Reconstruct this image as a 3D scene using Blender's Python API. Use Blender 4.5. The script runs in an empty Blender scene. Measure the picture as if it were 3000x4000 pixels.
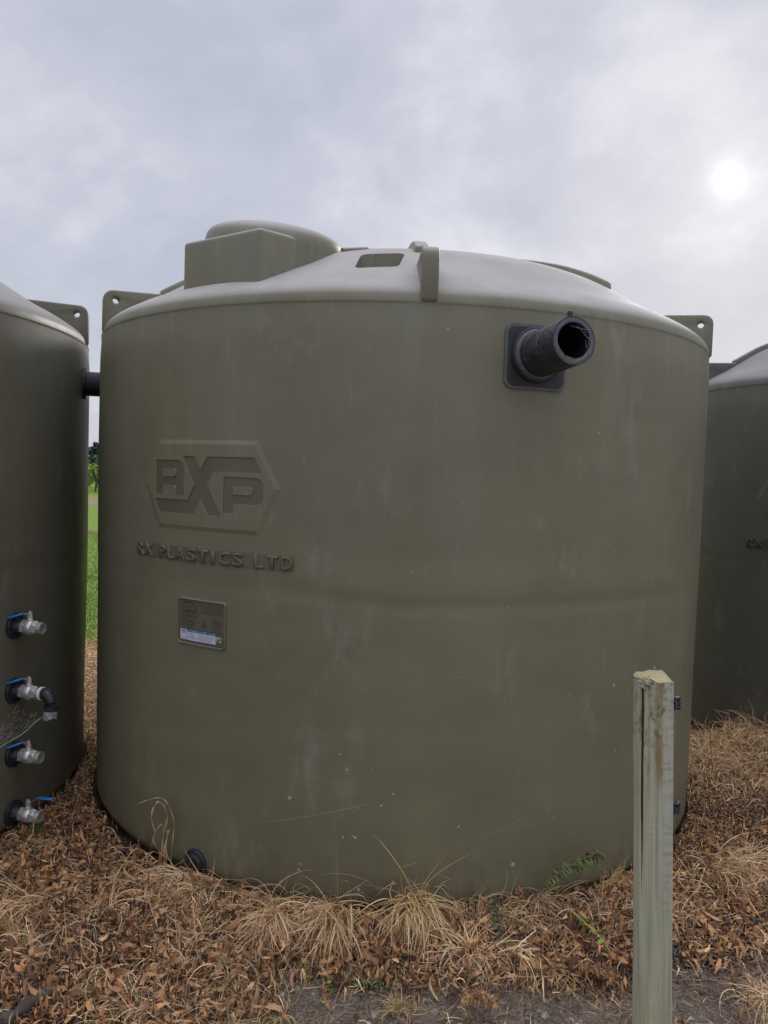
import bpy, bmesh, math, random
import numpy as np
from mathutils import Vector, Matrix
from mathutils.geometry import tessellate_polygon
random.seed(5); rng = np.random.default_rng(11)
R_ = math.radians
scene = bpy.context.scene
COL = scene.collection

# ------------------------------------------------------------ camera, sky, sun, exposure
PITCH, ROLL, CAMH = 2.846, 1.973, 1.781
cam_d = bpy.data.cameras.new('camera'); cam = bpy.data.objects.new('camera', cam_d); COL.objects.link(cam)
scene.camera = cam
cam_d.sensor_fit = 'VERTICAL'; cam_d.sensor_height = 36; cam_d.lens = 27.0
cam_d.clip_start = 0.05; cam_d.clip_end = 3000
p, r = R_(PITCH), R_(ROLL)
right = Vector((1, 0, 0)); up = Vector((0, math.sin(p), math.cos(p))); fwd = Vector((0, math.cos(p), -math.sin(p)))
# the phone is turned slightly anticlockwise, so the scene leans clockwise
cr = right * math.cos(r) + up * math.sin(r)
cu = -right * math.sin(r) + up * math.cos(r)
M = Matrix((cr, cu, -fwd)).transposed().to_4x4(); M.translation = Vector((0, 0, CAMH))
cam.matrix_world = M

SUN = Vector((.4331, 1.021, .3983)).normalized()
world = bpy.data.worlds.new('World'); scene.world = world; world.use_nodes = True
wn, wl = world.node_tree.nodes, world.node_tree.links
wn.clear()
def N(nodes, t, **kw):
    n = nodes.new(t)
    for k, v in kw.items(): setattr(n, k, v)
    return n
wo = N(wn, 'ShaderNodeOutputWorld'); bg = N(wn, 'ShaderNodeBackground')
tc = N(wn, 'ShaderNodeTexCoord'); sep = N(wn, 'ShaderNodeSeparateXYZ'); wl.new(tc.outputs['Generated'], sep.inputs[0])
# cloud sheet: direction projected onto a flat layer
def wm(op, a, b=None, c=None):
    n = N(wn, 'ShaderNodeMath', operation=op)
    for i, v in enumerate((a, b, c)):
        if v is None: continue
        if isinstance(v, (int, float)): n.inputs[i].default_value = v
        else: wl.new(v, n.inputs[i])
    return n.outputs[0]
zz = wm('ADD', wm('MAXIMUM', sep.outputs[2], 0.0), .42)
cx_ = wm('DIVIDE', sep.outputs[0], zz); cy_ = wm('DIVIDE', sep.outputs[1], zz)
cmb = N(wn, 'ShaderNodeCombineXYZ'); wl.new(cx_, cmb.inputs[0]); wl.new(cy_, cmb.inputs[1])
n1 = N(wn, 'ShaderNodeTexNoise'); n1.inputs['Scale'].default_value = 2.1; n1.inputs['Detail'].default_value = 7; n1.inputs['Roughness'].default_value = .56; n1.inputs['Distortion'].default_value = .5
mp = N(wn, 'ShaderNodeMapping'); mp.inputs['Location'].default_value = (3.3, 1.15, 0); mp.inputs['Rotation'].default_value = (0, 0, .5)
wl.new(cmb.outputs[0], mp.inputs[0]); wl.new(mp.outputs[0], n1.inputs['Vector'])
n2 = N(wn, 'ShaderNodeTexNoise'); n2.inputs['Scale'].default_value = 6.5; n2.inputs['Detail'].default_value = 8; n2.inputs['Roughness'].default_value = .55; n2.inputs['Distortion'].default_value = .3
wl.new(mp.outputs[0], n2.inputs['Vector'])
nm_ = wm('ADD', wm('MULTIPLY', n1.outputs[0], .72), wm('MULTIPLY', n2.outputs[0], .28))
cr1 = N(wn, 'ShaderNodeValToRGB'); wl.new(nm_, cr1.inputs[0])
e = cr1.color_ramp.elements
e[0].position = .39; e[0].color = (.525, .55, .655, 1)
e[1].position = .60; e[1].color = (.735, .745, .82, 1)
m_ = cr1.color_ramp.elements.new(.5); m_.color = (.60, .62, .715, 1)
sky = N(wn, 'ShaderNodeTexSky', sky_type='NISHITA', sun_disc=False)
sky.sun_elevation = math.asin(SUN.z); sky.sun_rotation = math.atan2(SUN.x, SUN.y)
skm = N(wn, 'ShaderNodeMix', data_type='RGBA', blend_type='MULTIPLY'); skm.inputs[0].default_value = 1
wl.new(sky.outputs[0], skm.inputs[6]); skm.inputs[7].default_value = (.1, .1, .1, 1)
mx = N(wn, 'ShaderNodeMix', data_type='RGBA'); mx.inputs[0].default_value = .93
wl.new(skm.outputs[2], mx.inputs[6]); wl.new(cr1.outputs[0], mx.inputs[7])
# the sun shining weakly through the cloud
dt = N(wn, 'ShaderNodeVectorMath', operation='DOT_PRODUCT'); dt.inputs[1].default_value = SUN
nv = N(wn, 'ShaderNodeVectorMath', operation='NORMALIZE'); wl.new(tc.outputs['Generated'], nv.inputs[0]); wl.new(nv.outputs[0], dt.inputs[0])
ang = wm('ARCCOSINE', wm('MINIMUM', dt.outputs['Value'], 1.0))
def gauss(w, a): return wm('MULTIPLY', wm('EXPONENT', wm('MULTIPLY', wm('POWER', wm('DIVIDE', ang, w), 2.0), -1.0)), a)
disc = wm('ADD', gauss(.0110, .60), wm('ADD', gauss(.023, .20), gauss(.075, .035)))
gl = N(wn, 'ShaderNodeMix', data_type='RGBA', blend_type='ADD'); gl.inputs[0].default_value = 1
cc = N(wn, 'ShaderNodeCombineXYZ')
for i, k in enumerate((1, .98, .97)): wl.new(wm('MULTIPLY', disc, k), cc.inputs[i])
# overcast sky brightens towards zenith; gain added above the view to light the ground
zen = wm('ADD', 1.0, wm('MULTIPLY', wm('POWER', wm('MAXIMUM', wm('SUBTRACT', sep.outputs[2], .50), 0.0), 1.2), 5.0))
zc = N(wn, 'ShaderNodeVectorMath', operation='SCALE'); wl.new(mx.outputs[2], zc.inputs[0]); wl.new(zen, zc.inputs['Scale'])
wl.new(zc.outputs[0], gl.inputs[6]); wl.new(cc.outputs[0], gl.inputs[7])
wl.new(gl.outputs[2], bg.inputs[0]); bg.inputs[1].default_value = 1.0
wl.new(bg.outputs[0], wo.inputs[0])

sun_d = bpy.data.lights.new('sun', 'SUN'); sun_d.energy = 1.4; sun_d.angle = R_(14); sun_d.color = (1, .96, .9)
sun = bpy.data.objects.new('sun', sun_d); COL.objects.link(sun)
sun.rotation_euler = (-SUN).to_track_quat('-Z', 'Y').to_euler()
scene.view_settings.view_transform = 'Standard'; scene.view_settings.look = 'None'
scene.view_settings.exposure = 0.0; scene.view_settings.gamma = 1; scene.view_settings.use_curve_mapping = False

# ------------------------------------------------------------ materials
def mat(name, col, rough=.6, metal=0, noise=None, bump=None, spec=.5, tint=None, stretch=(1, 1, 1), scale=8):
    """noise: second colour mixed by a noise; bump: (scale, strength); tint: read the mesh colour attribute"""
    m = bpy.data.materials.new(name); m.use_nodes = True
    nd, lk = m.node_tree.nodes, m.node_tree.links
    b = nd['Principled BSDF']; b.inputs['Roughness'].default_value = rough; b.inputs['Metallic'].default_value = metal
    b.inputs['Specular IOR Level'].default_value = spec
    b.inputs['Base Color'].default_value = (*col, 1)
    t = N(nd, 'ShaderNodeTexCoord'); mpn = N(nd, 'ShaderNodeMapping'); mpn.inputs['Scale'].default_value = stretch
    lk.new(t.outputs['Object'], mpn.inputs[0])
    if noise:
        nn = N(nd, 'ShaderNodeTexNoise'); nn.inputs['Scale'].default_value = scale; nn.inputs['Detail'].default_value = 6
        lk.new(mpn.outputs[0], nn.inputs['Vector'])
        rp = N(nd, 'ShaderNodeValToRGB'); lk.new(nn.outputs[0], rp.inputs[0])
        rp.color_ramp.elements[0].position = .3; rp.color_ramp.elements[0].color = (*col, 1)
        rp.color_ramp.elements[1].position = .7; rp.color_ramp.elements[1].color = (*noise, 1)
        lk.new(rp.outputs[0], b.inputs['Base Color'])
    if tint:
        at = N(nd, 'ShaderNodeAttribute', attribute_name='Col'); lk.new(at.outputs['Color'], b.inputs['Base Color'])
    if bump:
        n2 = N(nd, 'ShaderNodeTexNoise'); n2.inputs['Scale'].default_value = bump[0]; n2.inputs['Detail'].default_value = 4
        lk.new(mpn.outputs[0], n2.inputs['Vector'])
        bp = N(nd, 'ShaderNodeBump'); bp.inputs['Strength'].default_value = bump[1]; bp.inputs['Distance'].default_value = .01
        lk.new(n2.outputs[0], bp.inputs['Height']); lk.new(bp.outputs[0], b.inputs['Normal'])
    return m

def tank_mat(name, base, dust, weather=1.0):
    m = bpy.data.materials.new(name); m.use_nodes = True
    nd, lk = m.node_tree.nodes, m.node_tree.links; b = nd['Principled BSDF']
    t = N(nd, 'ShaderNodeTexCoord')
    def noise(sc, stretch, detail=5, rough=.55):
        mpn = N(nd, 'ShaderNodeMapping'); mpn.inputs['Scale'].default_value = stretch; lk.new(t.outputs['Object'], mpn.inputs[0])
        n = N(nd, 'ShaderNodeTexNoise'); n.inputs['Scale'].default_value = sc; n.inputs['Detail'].default_value = detail; n.inputs['Roughness'].default_value = rough
        lk.new(mpn.outputs[0], n.inputs['Vector']); return n.outputs[0]
    def ramp(v, stops):
        rp = N(nd, 'ShaderNodeValToRGB'); lk.new(v, rp.inputs[0]); el = rp.color_ramp.elements
        while len(el) < len(stops): el.new(.5)
        for q, (pp, c) in zip(el, stops):
            q.position = pp; q.color = (*c, 1) if isinstance(c, tuple) else (c, c, c, 1)
        return rp.outputs[0]
    def mix(f, a, c, bt='MIX'):
        x = N(nd, 'ShaderNodeMix', data_type='RGBA', blend_type=bt)
        for i, v in ((0, f), (6, a), (7, c)):
            if isinstance(v, tuple): x.inputs[i].default_value = (*v, 1)
            elif isinstance(v, float): x.inputs[i].default_value = v
            else: lk.new(v, x.inputs[i])
        return x.outputs[2]
    def mul(a, k):
        x = N(nd, 'ShaderNodeMath', operation='MULTIPLY'); lk.new(a, x.inputs[0])
        if isinstance(k, float): x.inputs[1].default_value = k
        else: lk.new(k, x.inputs[1])
        return x.outputs[0]
    c = ramp(noise(1.3, (1, 1, 1), 4), [(.3, tuple(v * .80 for v in base)), (.7, tuple(v * 1.16 for v in (base[0] * 1.03, base[1], base[2] * .97)))])
    c = mix(.5, c, ramp(noise(3.2, (1, 1, 2.2), 6, .65), [(.3, tuple(v * .84 for v in base)), (.7, tuple(v * 1.12 for v in base))]))
    # pale chalky streaks that ran down from the shoulder (fade out downwards)
    sp = N(nd, 'ShaderNodeSeparateXYZ'); lk.new(t.outputs['Object'], sp.inputs[0])
    fz = N(nd, 'ShaderNodeMapRange'); fz.inputs[1].default_value = .9; fz.inputs[2].default_value = 2.5; lk.new(sp.outputs[2], fz.inputs[0])
    st = ramp(noise(9, (1, 1, .12), 6, .6), [(.48, 0.0), (.75, 1.0)])
    c = mix(mul(mul(st, fz.outputs[0]), .24 * weather), c, dust)
    veil = ramp(noise(1.9, (1, 1, .5), 5, .6), [(.35, 0.0), (.8, 1.0)])
    c = mix(mul(mul(veil, fz.outputs[0]), .65 * weather), c, tuple(v * .8 for v in dust))
    # smudges and scuffs
    sm = ramp(noise(5, (1, 1, .45), 8, .75), [(.56, 0.0), (.74, 1.0)])
    c = mix(mul(sm, .5), c, dust)
    rs = ramp(noise(34, (1, 1, .035), 4, .6), [(.60, 0.0), (.72, 1.0)])
    c = mix(mul(mul(rs, fz.outputs[0]), .30), c, dust)
    # earth splashed onto the foot of the wall
    lo = N(nd, 'ShaderNodeMapRange'); lo.inputs[1].default_value = .34; lo.inputs[2].default_value = .0; lk.new(sp.outputs[2], lo.inputs[0])
    ms = ramp(noise(14, (1, 1, .7), 8, .7), [(.38, 0.0), (.66, 1.0)])
    c = mix(mul(mul(ms, lo.outputs[0]), .75), c, (.105, .078, .050))
    # fine speckle
    vo = N(nd, 'ShaderNodeTexVoronoi'); vo.inputs['Scale'].default_value = 26; lk.new(t.outputs['Object'], vo.inputs['Vector'])
    spk = ramp(vo.outputs['Distance'], [(.03, 1.0), (.06, 0.0)])
    wn_ = N(nd, 'ShaderNodeTexWhiteNoise'); lk.new(vo.outputs['Position'], wn_.inputs[0])
    gate = ramp(wn_.outputs['Value'], [(.9, 0.0), (.93, 1.0)])
    c = mix(mul(mul(spk, gate), .6), c, dust)
    # dust and chalking lying on the faces that look up (object-space normal)
    sn = N(nd, 'ShaderNodeSeparateXYZ'); lk.new(t.outputs['Normal'], sn.inputs[0])
    upf = ramp(sn.outputs[2], [(.40, 0.0), (.80, 1.0)])
    dn = ramp(noise(3.5, (1, 1, 1), 7, .7), [(.28, .55), (.6, 1.0)])
    c = mix(mul(upf, dn), c, tuple(v * k * (1.0 if weather > .7 else .62) for v, k in zip((.42, .395, .37), (1, 1, 1))))
    lk.new(c, b.inputs['Base Color'])
    rr = ramp(noise(2.5, (1, 1, 1), 5), [(.3, .40), (.7, .56)])
    rr = mix(mul(upf, dn), rr, (.78, .78, .78)); lk.new(rr, b.inputs['Roughness'])
    b.inputs['Specular IOR Level'].default_value = .42
    bp = N(nd, 'ShaderNodeBump'); bp.inputs['Strength'].default_value = .10; bp.inputs['Distance'].default_value = .004
    lk.new(noise(160, (1, 1, 1), 3), bp.inputs['Height'])
    b2 = N(nd, 'ShaderNodeBump'); b2.inputs['Strength'].default_value = .25; b2.inputs['Distance'].default_value = .02
    lk.new(noise(2.2, (1, 1, .8), 3), b2.inputs['Height']); lk.new(bp.outputs[0], b2.inputs['Normal']); lk.new(b2.outputs[0], b.inputs['Normal'])
    return m

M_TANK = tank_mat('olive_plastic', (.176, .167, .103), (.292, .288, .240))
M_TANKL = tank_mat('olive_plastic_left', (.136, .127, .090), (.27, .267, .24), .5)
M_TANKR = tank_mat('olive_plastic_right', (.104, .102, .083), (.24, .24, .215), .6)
M_DARKOL = mat('moulded_insert_plastic', (.112, .105, .066), .42, noise=(.135, .127, .082), bump=(150, .1), scale=6)
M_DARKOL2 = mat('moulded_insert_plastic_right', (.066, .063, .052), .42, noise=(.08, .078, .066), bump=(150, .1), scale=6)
M_PIPE = mat('black_polyethylene', (.015, .016, .021), .55, noise=(.026, .027, .034), bump=(40, .25), scale=14)
M_PIPEDIRT = mat('dirty_black_pipe', (.022, .022, .026), .5, noise=(.052, .049, .050), bump=(60, .6), scale=22, stretch=(1, 1, 1))
M_PIPECUT = mat('cut_pipe_face', (.065, .072, .088), .45, noise=(.10, .11, .13), bump=(60, .3), scale=30)
M_SEAL = mat('grey_weld_bead', (.075, .082, .085), .55, noise=(.13, .14, .14), bump=(60, .4), scale=20)
M_BLACK = mat('black_plastic', (.014, .014, .017), .35, noise=(.03, .03, .036), scale=25)
M_STEEL = mat('stainless_steel', (.62, .60, .56), .40, .75, noise=(.74, .73, .70), bump=(120, .15), scale=30)
M_STEELD = mat('dull_steel', (.45, .44, .42), .42, .7, noise=(.5, .49, .46), scale=40)
M_BLUE = mat('blue_vinyl_grip', (.015, .12, .38), .4, noise=(.03, .16, .44), scale=40)
M_WHITE = mat('white_tape', (.75, .75, .74), .6)
M_TAPE = mat('clear_tape', (.36, .37, .40), .22, noise=(.18, .18, .2), scale=35, bump=(60, .6))
M_WEB = mat('cobweb_silk', (.42, .41, .39), .7)
M_SPOT = mat('lichen_spot', (.40, .385, .31), .9, noise=(.30, .29, .23), scale=60)
M_SCR = mat('scratched_plastic', (.27, .262, .205), .6)
M_STWHITE = mat('sticker_white', (.60, .61, .68), .35)
M_STBLUE = mat('sticker_blue', (.02, .12, .36), .35)
M_STNAVY = mat('sticker_navy', (.03, .05, .20), .35)
M_STGREY = mat('sticker_print_grey', (.20, .21, .28), .5)
M_STGREEN = mat('sticker_green', (.03, .22, .17), .4)
M_MARKER = mat('white_marker_ink', (.55, .57, .56), .6)
M_SMUDGE = mat('marker_smudge', (.14, .145, .125), .6, noise=(.11, .11, .09), scale=60)
M_LEAF = mat('dead_leaf', (.2, .1, .05), .75, tint=True, spec=.25)
M_STRAW = mat('dry_straw', (.4, .3, .15), .65, tint=True, spec=.3)
M_GREEN = mat('green_leaf', (.05, .1, .02), .6, tint=True, spec=.3)
M_TWIG = mat('twig', (.2, .16, .12), .8, tint=True, spec=.2)
M_STONE = mat('pebble_stone', (.22, .21, .18), .85, noise=(.40, .37, .31), bump=(40, .5), scale=25)
M_STICK = mat('weathered_stick', (.055, .045, .037), .95, noise=(.13, .115, .095), bump=(30, 1), scale=9, stretch=(.12, 1, 1))
M_BARK = mat('bark', (.05, .035, .025), .9, noise=(.10, .075, .05), bump=(20, .6))
M_CLOD = mat('dry_clod', (.18, .142, .108), .95, noise=(.32, .265, .21), bump=(70, .8), scale=18)

# ------------------------------------------------------------ helpers
def tag(o, label=None, cat=None, group=None, kind=None):
    if label: o['label'] = label
    if cat: o['category'] = cat
    if group: o['group'] = group
    if kind: o['kind'] = kind
    return o
def link(name, me, m=None, parent=None, sharp=None):
    o = bpy.data.objects.new(name, me); COL.objects.link(o)
    if m is not None:
        if isinstance(m, (list, tuple)):
            for q in m: me.materials.append(q)
        else: me.materials.append(m)
    if parent: o.parent = parent
    if sharp is not None:
        for f in me.polygons: f.use_smooth = True
        me.set_sharp_from_angle(angle=R_(sharp))
    return o
def mk(name, V, F, m=None, parent=None, sharp=None):
    me = bpy.data.meshes.new(name); me.from_pydata([tuple(v) for v in V], [], F); me.update()
    return link(name, me, m, parent, sharp)
def from_bm(name, bm, m=None, parent=None, sharp=None):
    bmesh.ops.recalc_face_normals(bm, faces=bm.faces)
    me = bpy.data.meshes.new(name); bm.to_mesh(me); bm.free(); return link(name, me, m, parent, sharp)
def empty(name, loc, rz=0):
    o = bpy.data.objects.new(name, None); COL.objects.link(o); o.location = loc; o.rotation_euler.z = rz
    o.empty_display_size = .2; return o
def bevel(o, w, seg=2, ang=35):
    b = o.modifiers.new('bevel', 'BEVEL'); b.width = w; b.segments = seg; b.limit_method = 'ANGLE'; b.angle_limit = R_(ang)
    for f in o.data.polygons: f.use_smooth = True
    return o
def bake_mods(o):
    dg = bpy.context.evaluated_depsgraph_get(); dg.update()
    me = bpy.data.meshes.new_from_object(o.evaluated_get(dg)); o.modifiers.clear(); o.data = me; return o
def fan(*a): return list(a)

# the tank's own shape: radius and roof height
TR = 1.75
KR = np.array([0, .35, .7, 1.0, 1.25, 1.5, 1.66, 1.72, 1.745, 1.752]); KZ = np.array([3.02, 2.985, 2.94, 2.88, 2.795, 2.65, 2.562, 2.522, 2.49, 2.457])
def pchip(x, xk=KR, yk=KZ):
    x = np.asarray(x, float); h = np.diff(xk); d = np.diff(yk) / h; mm = np.zeros(len(xk))
    for i in range(1, len(xk) - 1):
        if d[i - 1] * d[i] > 0: mm[i] = 2 * d[i - 1] * d[i] / (d[i - 1] + d[i])
    mm[-1] = d[-1]
    i = np.clip(np.searchsorted(xk, x) - 1, 0, len(h) - 1); t = (x - xk[i]) / h[i]
    return (2*t**3-3*t**2+1)*yk[i] + (t**3-2*t**2+t)*h[i]*mm[i] + (-2*t**3+3*t**2)*yk[i+1] + (t**3-t**2)*h[i]*mm[i+1]
def wallr(th, z):
    """radius of the wall at angle th (radians, 0 towards -Y) and height z, dents and all"""
    th = np.asarray(th, float); z = np.asarray(z, float)
    r = TR + 0 * th
    r = r + .009 * np.maximum(0, -np.sin(th)) * (z - 1.25) / 1.2
    r = r + .004 * np.sin(math.pi * np.clip(z / 2.45, 0, 1)) - .006 * np.exp(-((z - 2.45) / .08) ** 2)
    cz = 1.245 + .02 * np.sin(2.1 * th + .4) + .05 * np.clip(-(th + .02) / .25, 0, 1)
    msk = .35 + .65 / (1 + np.exp(-(th + .25) * 12))
    msk = msk / (1 + np.exp((th - .80) * 10))
    r = r - .0042 * msk * np.exp(-((z - cz) / .028) ** 2) + .003 * msk * np.exp(-((z - cz - .09) / .07) ** 2)
    r = r + .0025 * np.sin(3 * th + 1.7 * z) + .0018 * np.sin(7 * th - 2.3 * z + 1) + .0012 * np.sin(11 * th + 5 * z)
    r = r - np.where(z < .05, .045 * (1 - np.sqrt(np.clip(1 - ((.05 - z) / .05) ** 2, 0, 1))), 0)
    return r
def cyl(thd, z, off=0.):
    th = R_(thd); rr = float(wallr(th, z)) + off
    return Vector((rr * math.sin(th), -rr * math.cos(th), z))

def flat_fill(loops):
    """triangles of a polygon with holes; loops of 2-D points"""
    tri = tessellate_polygon([[Vector((x, y, 0)) for x, y in l] for l in loops])
    pts = [q for l in loops for q in l]
    return pts, [t for t in tri]
def emboss(name, loops, h, m, parent, base=-.004, inner=None, step=1.2, ir=None, sharp=None, tris=None):
    """a relief on the tank wall; loops in (degrees, z), inner = outline of the top when it is chamfered"""
    bm = bmesh.new()
    if tris: pts, tri = tris
    else: pts, tri = flat_fill(loops)
    top = [bm.verts.new((a, h, z)) for a, z in pts]
    for t in tri:
        if len(set(t)) == 3:
            try: bm.faces.new([top[i] for i in t])
            except ValueError: pass
    ang0, ang1 = min(q[0] for q in pts), max(q[0] for q in pts)
    be = [e for e in bm.edges if len(e.link_faces) == 1]
    r_ = bmesh.ops.extrude_edge_only(bm, edges=be)
    for v in [g for g in r_['geom'] if isinstance(g, bmesh.types.BMVert)]:
        v.co.y = base
        if inner:      # chamfer: base ring spreads outwards
            c0 = Vector((sum(q[0] for q in pts) / len(pts), 0, sum(q[1] for q in pts) / len(pts)))
            v.co.x = c0.x + (v.co.x - c0.x) * inner[0]; v.co.z = c0.z + (v.co.z - c0.z) * inner[1]
    lo, hi = min(v.co.x for v in bm.verts), max(v.co.x for v in bm.verts)
    a = math.floor(lo / step) * step + step
    while a < hi:
        bmesh.ops.bisect_plane(bm, geom=bm.verts[:] + bm.edges[:] + bm.faces[:], plane_co=(a, 0, 0), plane_no=(1, 0, 0), dist=1e-5)
        a += step
    for v in bm.verts:
        v.co = cyl(v.co.x, v.co.z, v.co.y)
    return from_bm(name, bm, m, parent, sharp)
_glyph = {}
def glyph(ch, bold=.02):
    if (ch, bold) in _glyph: return _glyph[(ch, bold)]
    c = bpy.data.curves.new('t', 'FONT'); c.body = ch; c.size = 1; c.offset = bold; c.resolution_u = 3
    o = bpy.data.objects.new('t', c); COL.objects.link(o)
    dg = bpy.context.evaluated_depsgraph_get(); dg.update()
    me = bpy.data.meshes.new_from_object(o.evaluated_get(dg))
    bm = bmesh.new(); bm.from_mesh(me); bmesh.ops.remove_doubles(bm, verts=bm.verts, dist=1e-4)
    bmesh.ops.triangulate(bm, faces=bm.faces); bm.verts.index_update()
    P = np.array([v.co[:2] for v in bm.verts]); T = [[v.index for v in f.verts] for f in bm.faces]; bm.free()
    COL.objects.unlink(o); bpy.data.objects.remove(o); bpy.data.curves.remove(c); bpy.data.meshes.remove(me)
    _glyph[(ch, bold)] = (P, T, len(ch)); return _glyph[(ch, bold)]
def letter(ch, a0, a1, z0, z1, h, m, parent, name='letter', bold=.02, base=-.004):
    P, T, _ = glyph(ch, bold)
    lo, hi = P.min(0), P.max(0); s = np.maximum(hi - lo, 1e-6)
    Q = (P - lo) / s; pts = [(a0 + (a1 - a0) * q[0], z0 + (z1 - z0) * q[1]) for q in Q]
    return emboss(name, None, h, m, parent, base, step=3, tris=(pts, T))
def rect(a0, a1, z0, z1): return [(a0, z0), (a1, z0), (a1, z1), (a0, z1)]
def rrect(a0, a1, z0, z1, ra, rz, n=4):
    out = []
    for cxx, czz, s in ((a1 - ra, z0 + rz, -90), (a1 - ra, z1 - rz, 0), (a0 + ra, z1 - rz, 90), (a0 + ra, z0 + rz, 180)):
        for k in range(n + 1):
            t = R_(s + 90 * k / n); out.append((cxx + ra * math.cos(t), czz + rz * math.sin(t)))
    return out
DEG = 180 / math.pi / TR       # degrees per metre round the wall
def oval(a, z, rad, n=18, jit=0): return [(a + DEG * rad * math.cos(t) * (1 + jit * random.uniform(-1, 1)), z + rad * math.sin(t) * (1 + jit * random.uniform(-1, 1))) for t in [2 * math.pi * k / n for k in range(n)]]

def prism(bm, poly, z0, z1, draft=0):
    c = Vector((sum(q[0] for q in poly) / len(poly), sum(q[1] for q in poly) / len(poly)))
    a = [bm.verts.new((x, y, z0)) for x, y in poly]
    b = [bm.verts.new((c.x + (x - c.x) * (1 - draft), c.y + (y - c.y) * (1 - draft), z1)) for x, y in poly]
    n = len(poly)
    for i in range(n): bm.faces.new((a[i], a[(i + 1) % n], b[(i + 1) % n], b[i]))
    bm.faces.new(a[::-1]); bm.faces.new(b)
def lathe(bm, prof, n=32, mtx=Matrix(), close=False, seg_off=0):
    """prof: (axial x, radius) round the local X axis"""
    rings = []
    for (ax, rad) in prof:
        if rad < 1e-6: rings.append([bm.verts.new(mtx @ Vector((ax, 0, 0)))])
        else: rings.append([bm.verts.new(mtx @ Vector((ax, rad * math.cos(2*math.pi*(k+seg_off)/n), rad * math.sin(2*math.pi*(k+seg_off)/n)))) for k in range(n)])
    for A, B in zip(rings, rings[1:]):
        for k in range(n):
            q = [A[k % len(A)], A[(k + 1) % len(A)], B[(k + 1) % len(B)], B[k % len(B)]]
            q = list(dict.fromkeys(q))
            if len(q) >= 3: bm.faces.new(q)
def tube(bm, pts, rad, n=10, flat=None, caps=True):
    pts = [Vector(q) for q in pts]; rings = []
    for i, q in enumerate(pts):
        d = (pts[min(i + 1, len(pts) - 1)] - pts[max(i - 1, 0)]).normalized()
        a = d.cross(Vector((0, 0, 1)));
        if a.length < .05: a = d.cross(Vector((0, 1, 0)))
        a.normalize(); b = a.cross(d).normalized()
        rr = rad[i] if isinstance(rad, (list, tuple)) else rad
        rings.append([bm.verts.new(q + a * rr * math.cos(2*math.pi*k/n) * (flat or 1) + b * rr * math.sin(2*math.pi*k/n)) for k in range(n)])
    for A, B in zip(rings, rings[1:]):
        for k in range(n): bm.faces.new((A[k], A[(k+1) % n], B[(k+1) % n], B[k]))
    if caps: bm.faces.new(rings[0][::-1]); bm.faces.new(rings[-1])

# ------------------------------------------------------------ the lie of the land
TANKS = [(.0876, 4.79), (-3.443, 4.048), (4.027, 5.907)]
def fbm(x, y, s=1.0, seed=0.0):
    v = 0; a = 1; t = 0
    for k in range(5):
        f = s * 1.9 ** k
        v = v + a * np.sin(x * f * 1.3 + y * f * .7 + seed + k * 2.1) * np.sin(y * f * 1.1 - x * f * .53 + seed * 1.7 + k * 1.3); t += a; a *= .6
    return v / t
HEAPS = [(2.05, 4.75, .10, .30), (2.55, 5.05, .13, .35), (2.95, 4.85, .08, .35), (2.25, 4.2, .05, .3), (1.75, 3.45, .06, .28), (-.74, 3.05, .03, .2), (.35, 2.80, .02, .2), (-.45, 2.75, .02, .3)]
def gh(x, y):
    x = np.asarray(x, float); y = np.asarray(y, float)
    h = .012 * fbm(x, y, 2.2) + .006 * fbm(x, y, 9, 3)
    for a, b, hh, w in HEAPS: h = h + hh * np.exp(-((x - a) ** 2 + (y - b) ** 2) / (w * w))
    h = h - .022
    h = h - .05 * np.clip((2.75 - y) / 1.5, 0, 1) * (np.asarray(x) > -9)
    far = np.clip((np.hypot(x, y) - 9) / 20, 0, 1)
    return h * (1 - far) + .05 * fbm(x, y, .15) * far
def axis(lo, hi, dens_lo, dens_hi, step, far):
    a = list(np.arange(dens_lo, dens_hi, step)); s = step; q = dens_hi
    while q < far: a.append(q); s *= 1.22; q += s
    s = step; q = dens_lo - step
    while q > -far: a.insert(0, q); s *= 1.22; q -= s
    return np.array(a)
gx = axis(0, 0, -3, 4, .035, 900); gy = axis(0, 0, 1.6, 6, .035, 900)
GX, GY = np.meshgrid(gx, gy); GZ = gh(GX, GY)
nx_, ny_ = len(gx), len(gy)
V = np.stack([GX.ravel(), GY.ravel(), GZ.ravel()], 1)
I = np.arange(nx_ * ny_).reshape(ny_, nx_)
F = np.stack([I[:-1, :-1].ravel(), I[:-1, 1:].ravel(), I[1:, 1:].ravel(), I[1:, :-1].ravel()], 1)
def npmesh(name, V, F, cols=None, smooth=False):
    me = bpy.data.meshes.new(name); n = len(V); m = len(F); k = F.shape[1]
    me.vertices.add(n); me.vertices.foreach_set('co', np.ascontiguousarray(V, np.float32).ravel())
    me.loops.add(m * k); me.loops.foreach_set('vertex_index', np.ascontiguousarray(F, np.int32).ravel())
    me.polygons.add(m); me.polygons.foreach_set('loop_start', np.arange(0, m * k, k, dtype=np.int32))
    if smooth: me.polygons.foreach_set('use_smooth', np.ones(m, bool))
    me.update(calc_edges=True)
    if cols is not None:
        at = me.color_attributes.new('Col', 'FLOAT_COLOR', 'POINT')
        c4 = np.ones((n, 4), np.float32); c4[:, :3] = cols; at.data.foreach_set('color', c4.ravel())
    return me
gm = bpy.data.materials.new('ground_soil'); gm.use_nodes = True
nd, lk = gm.node_tree.nodes, gm.node_tree.links; b = nd['Principled BSDF']; b.inputs['Roughness'].default_value = .95; b.inputs['Specular IOR Level'].default_value = .15
t = N(nd, 'ShaderNodeTexCoord')
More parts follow.
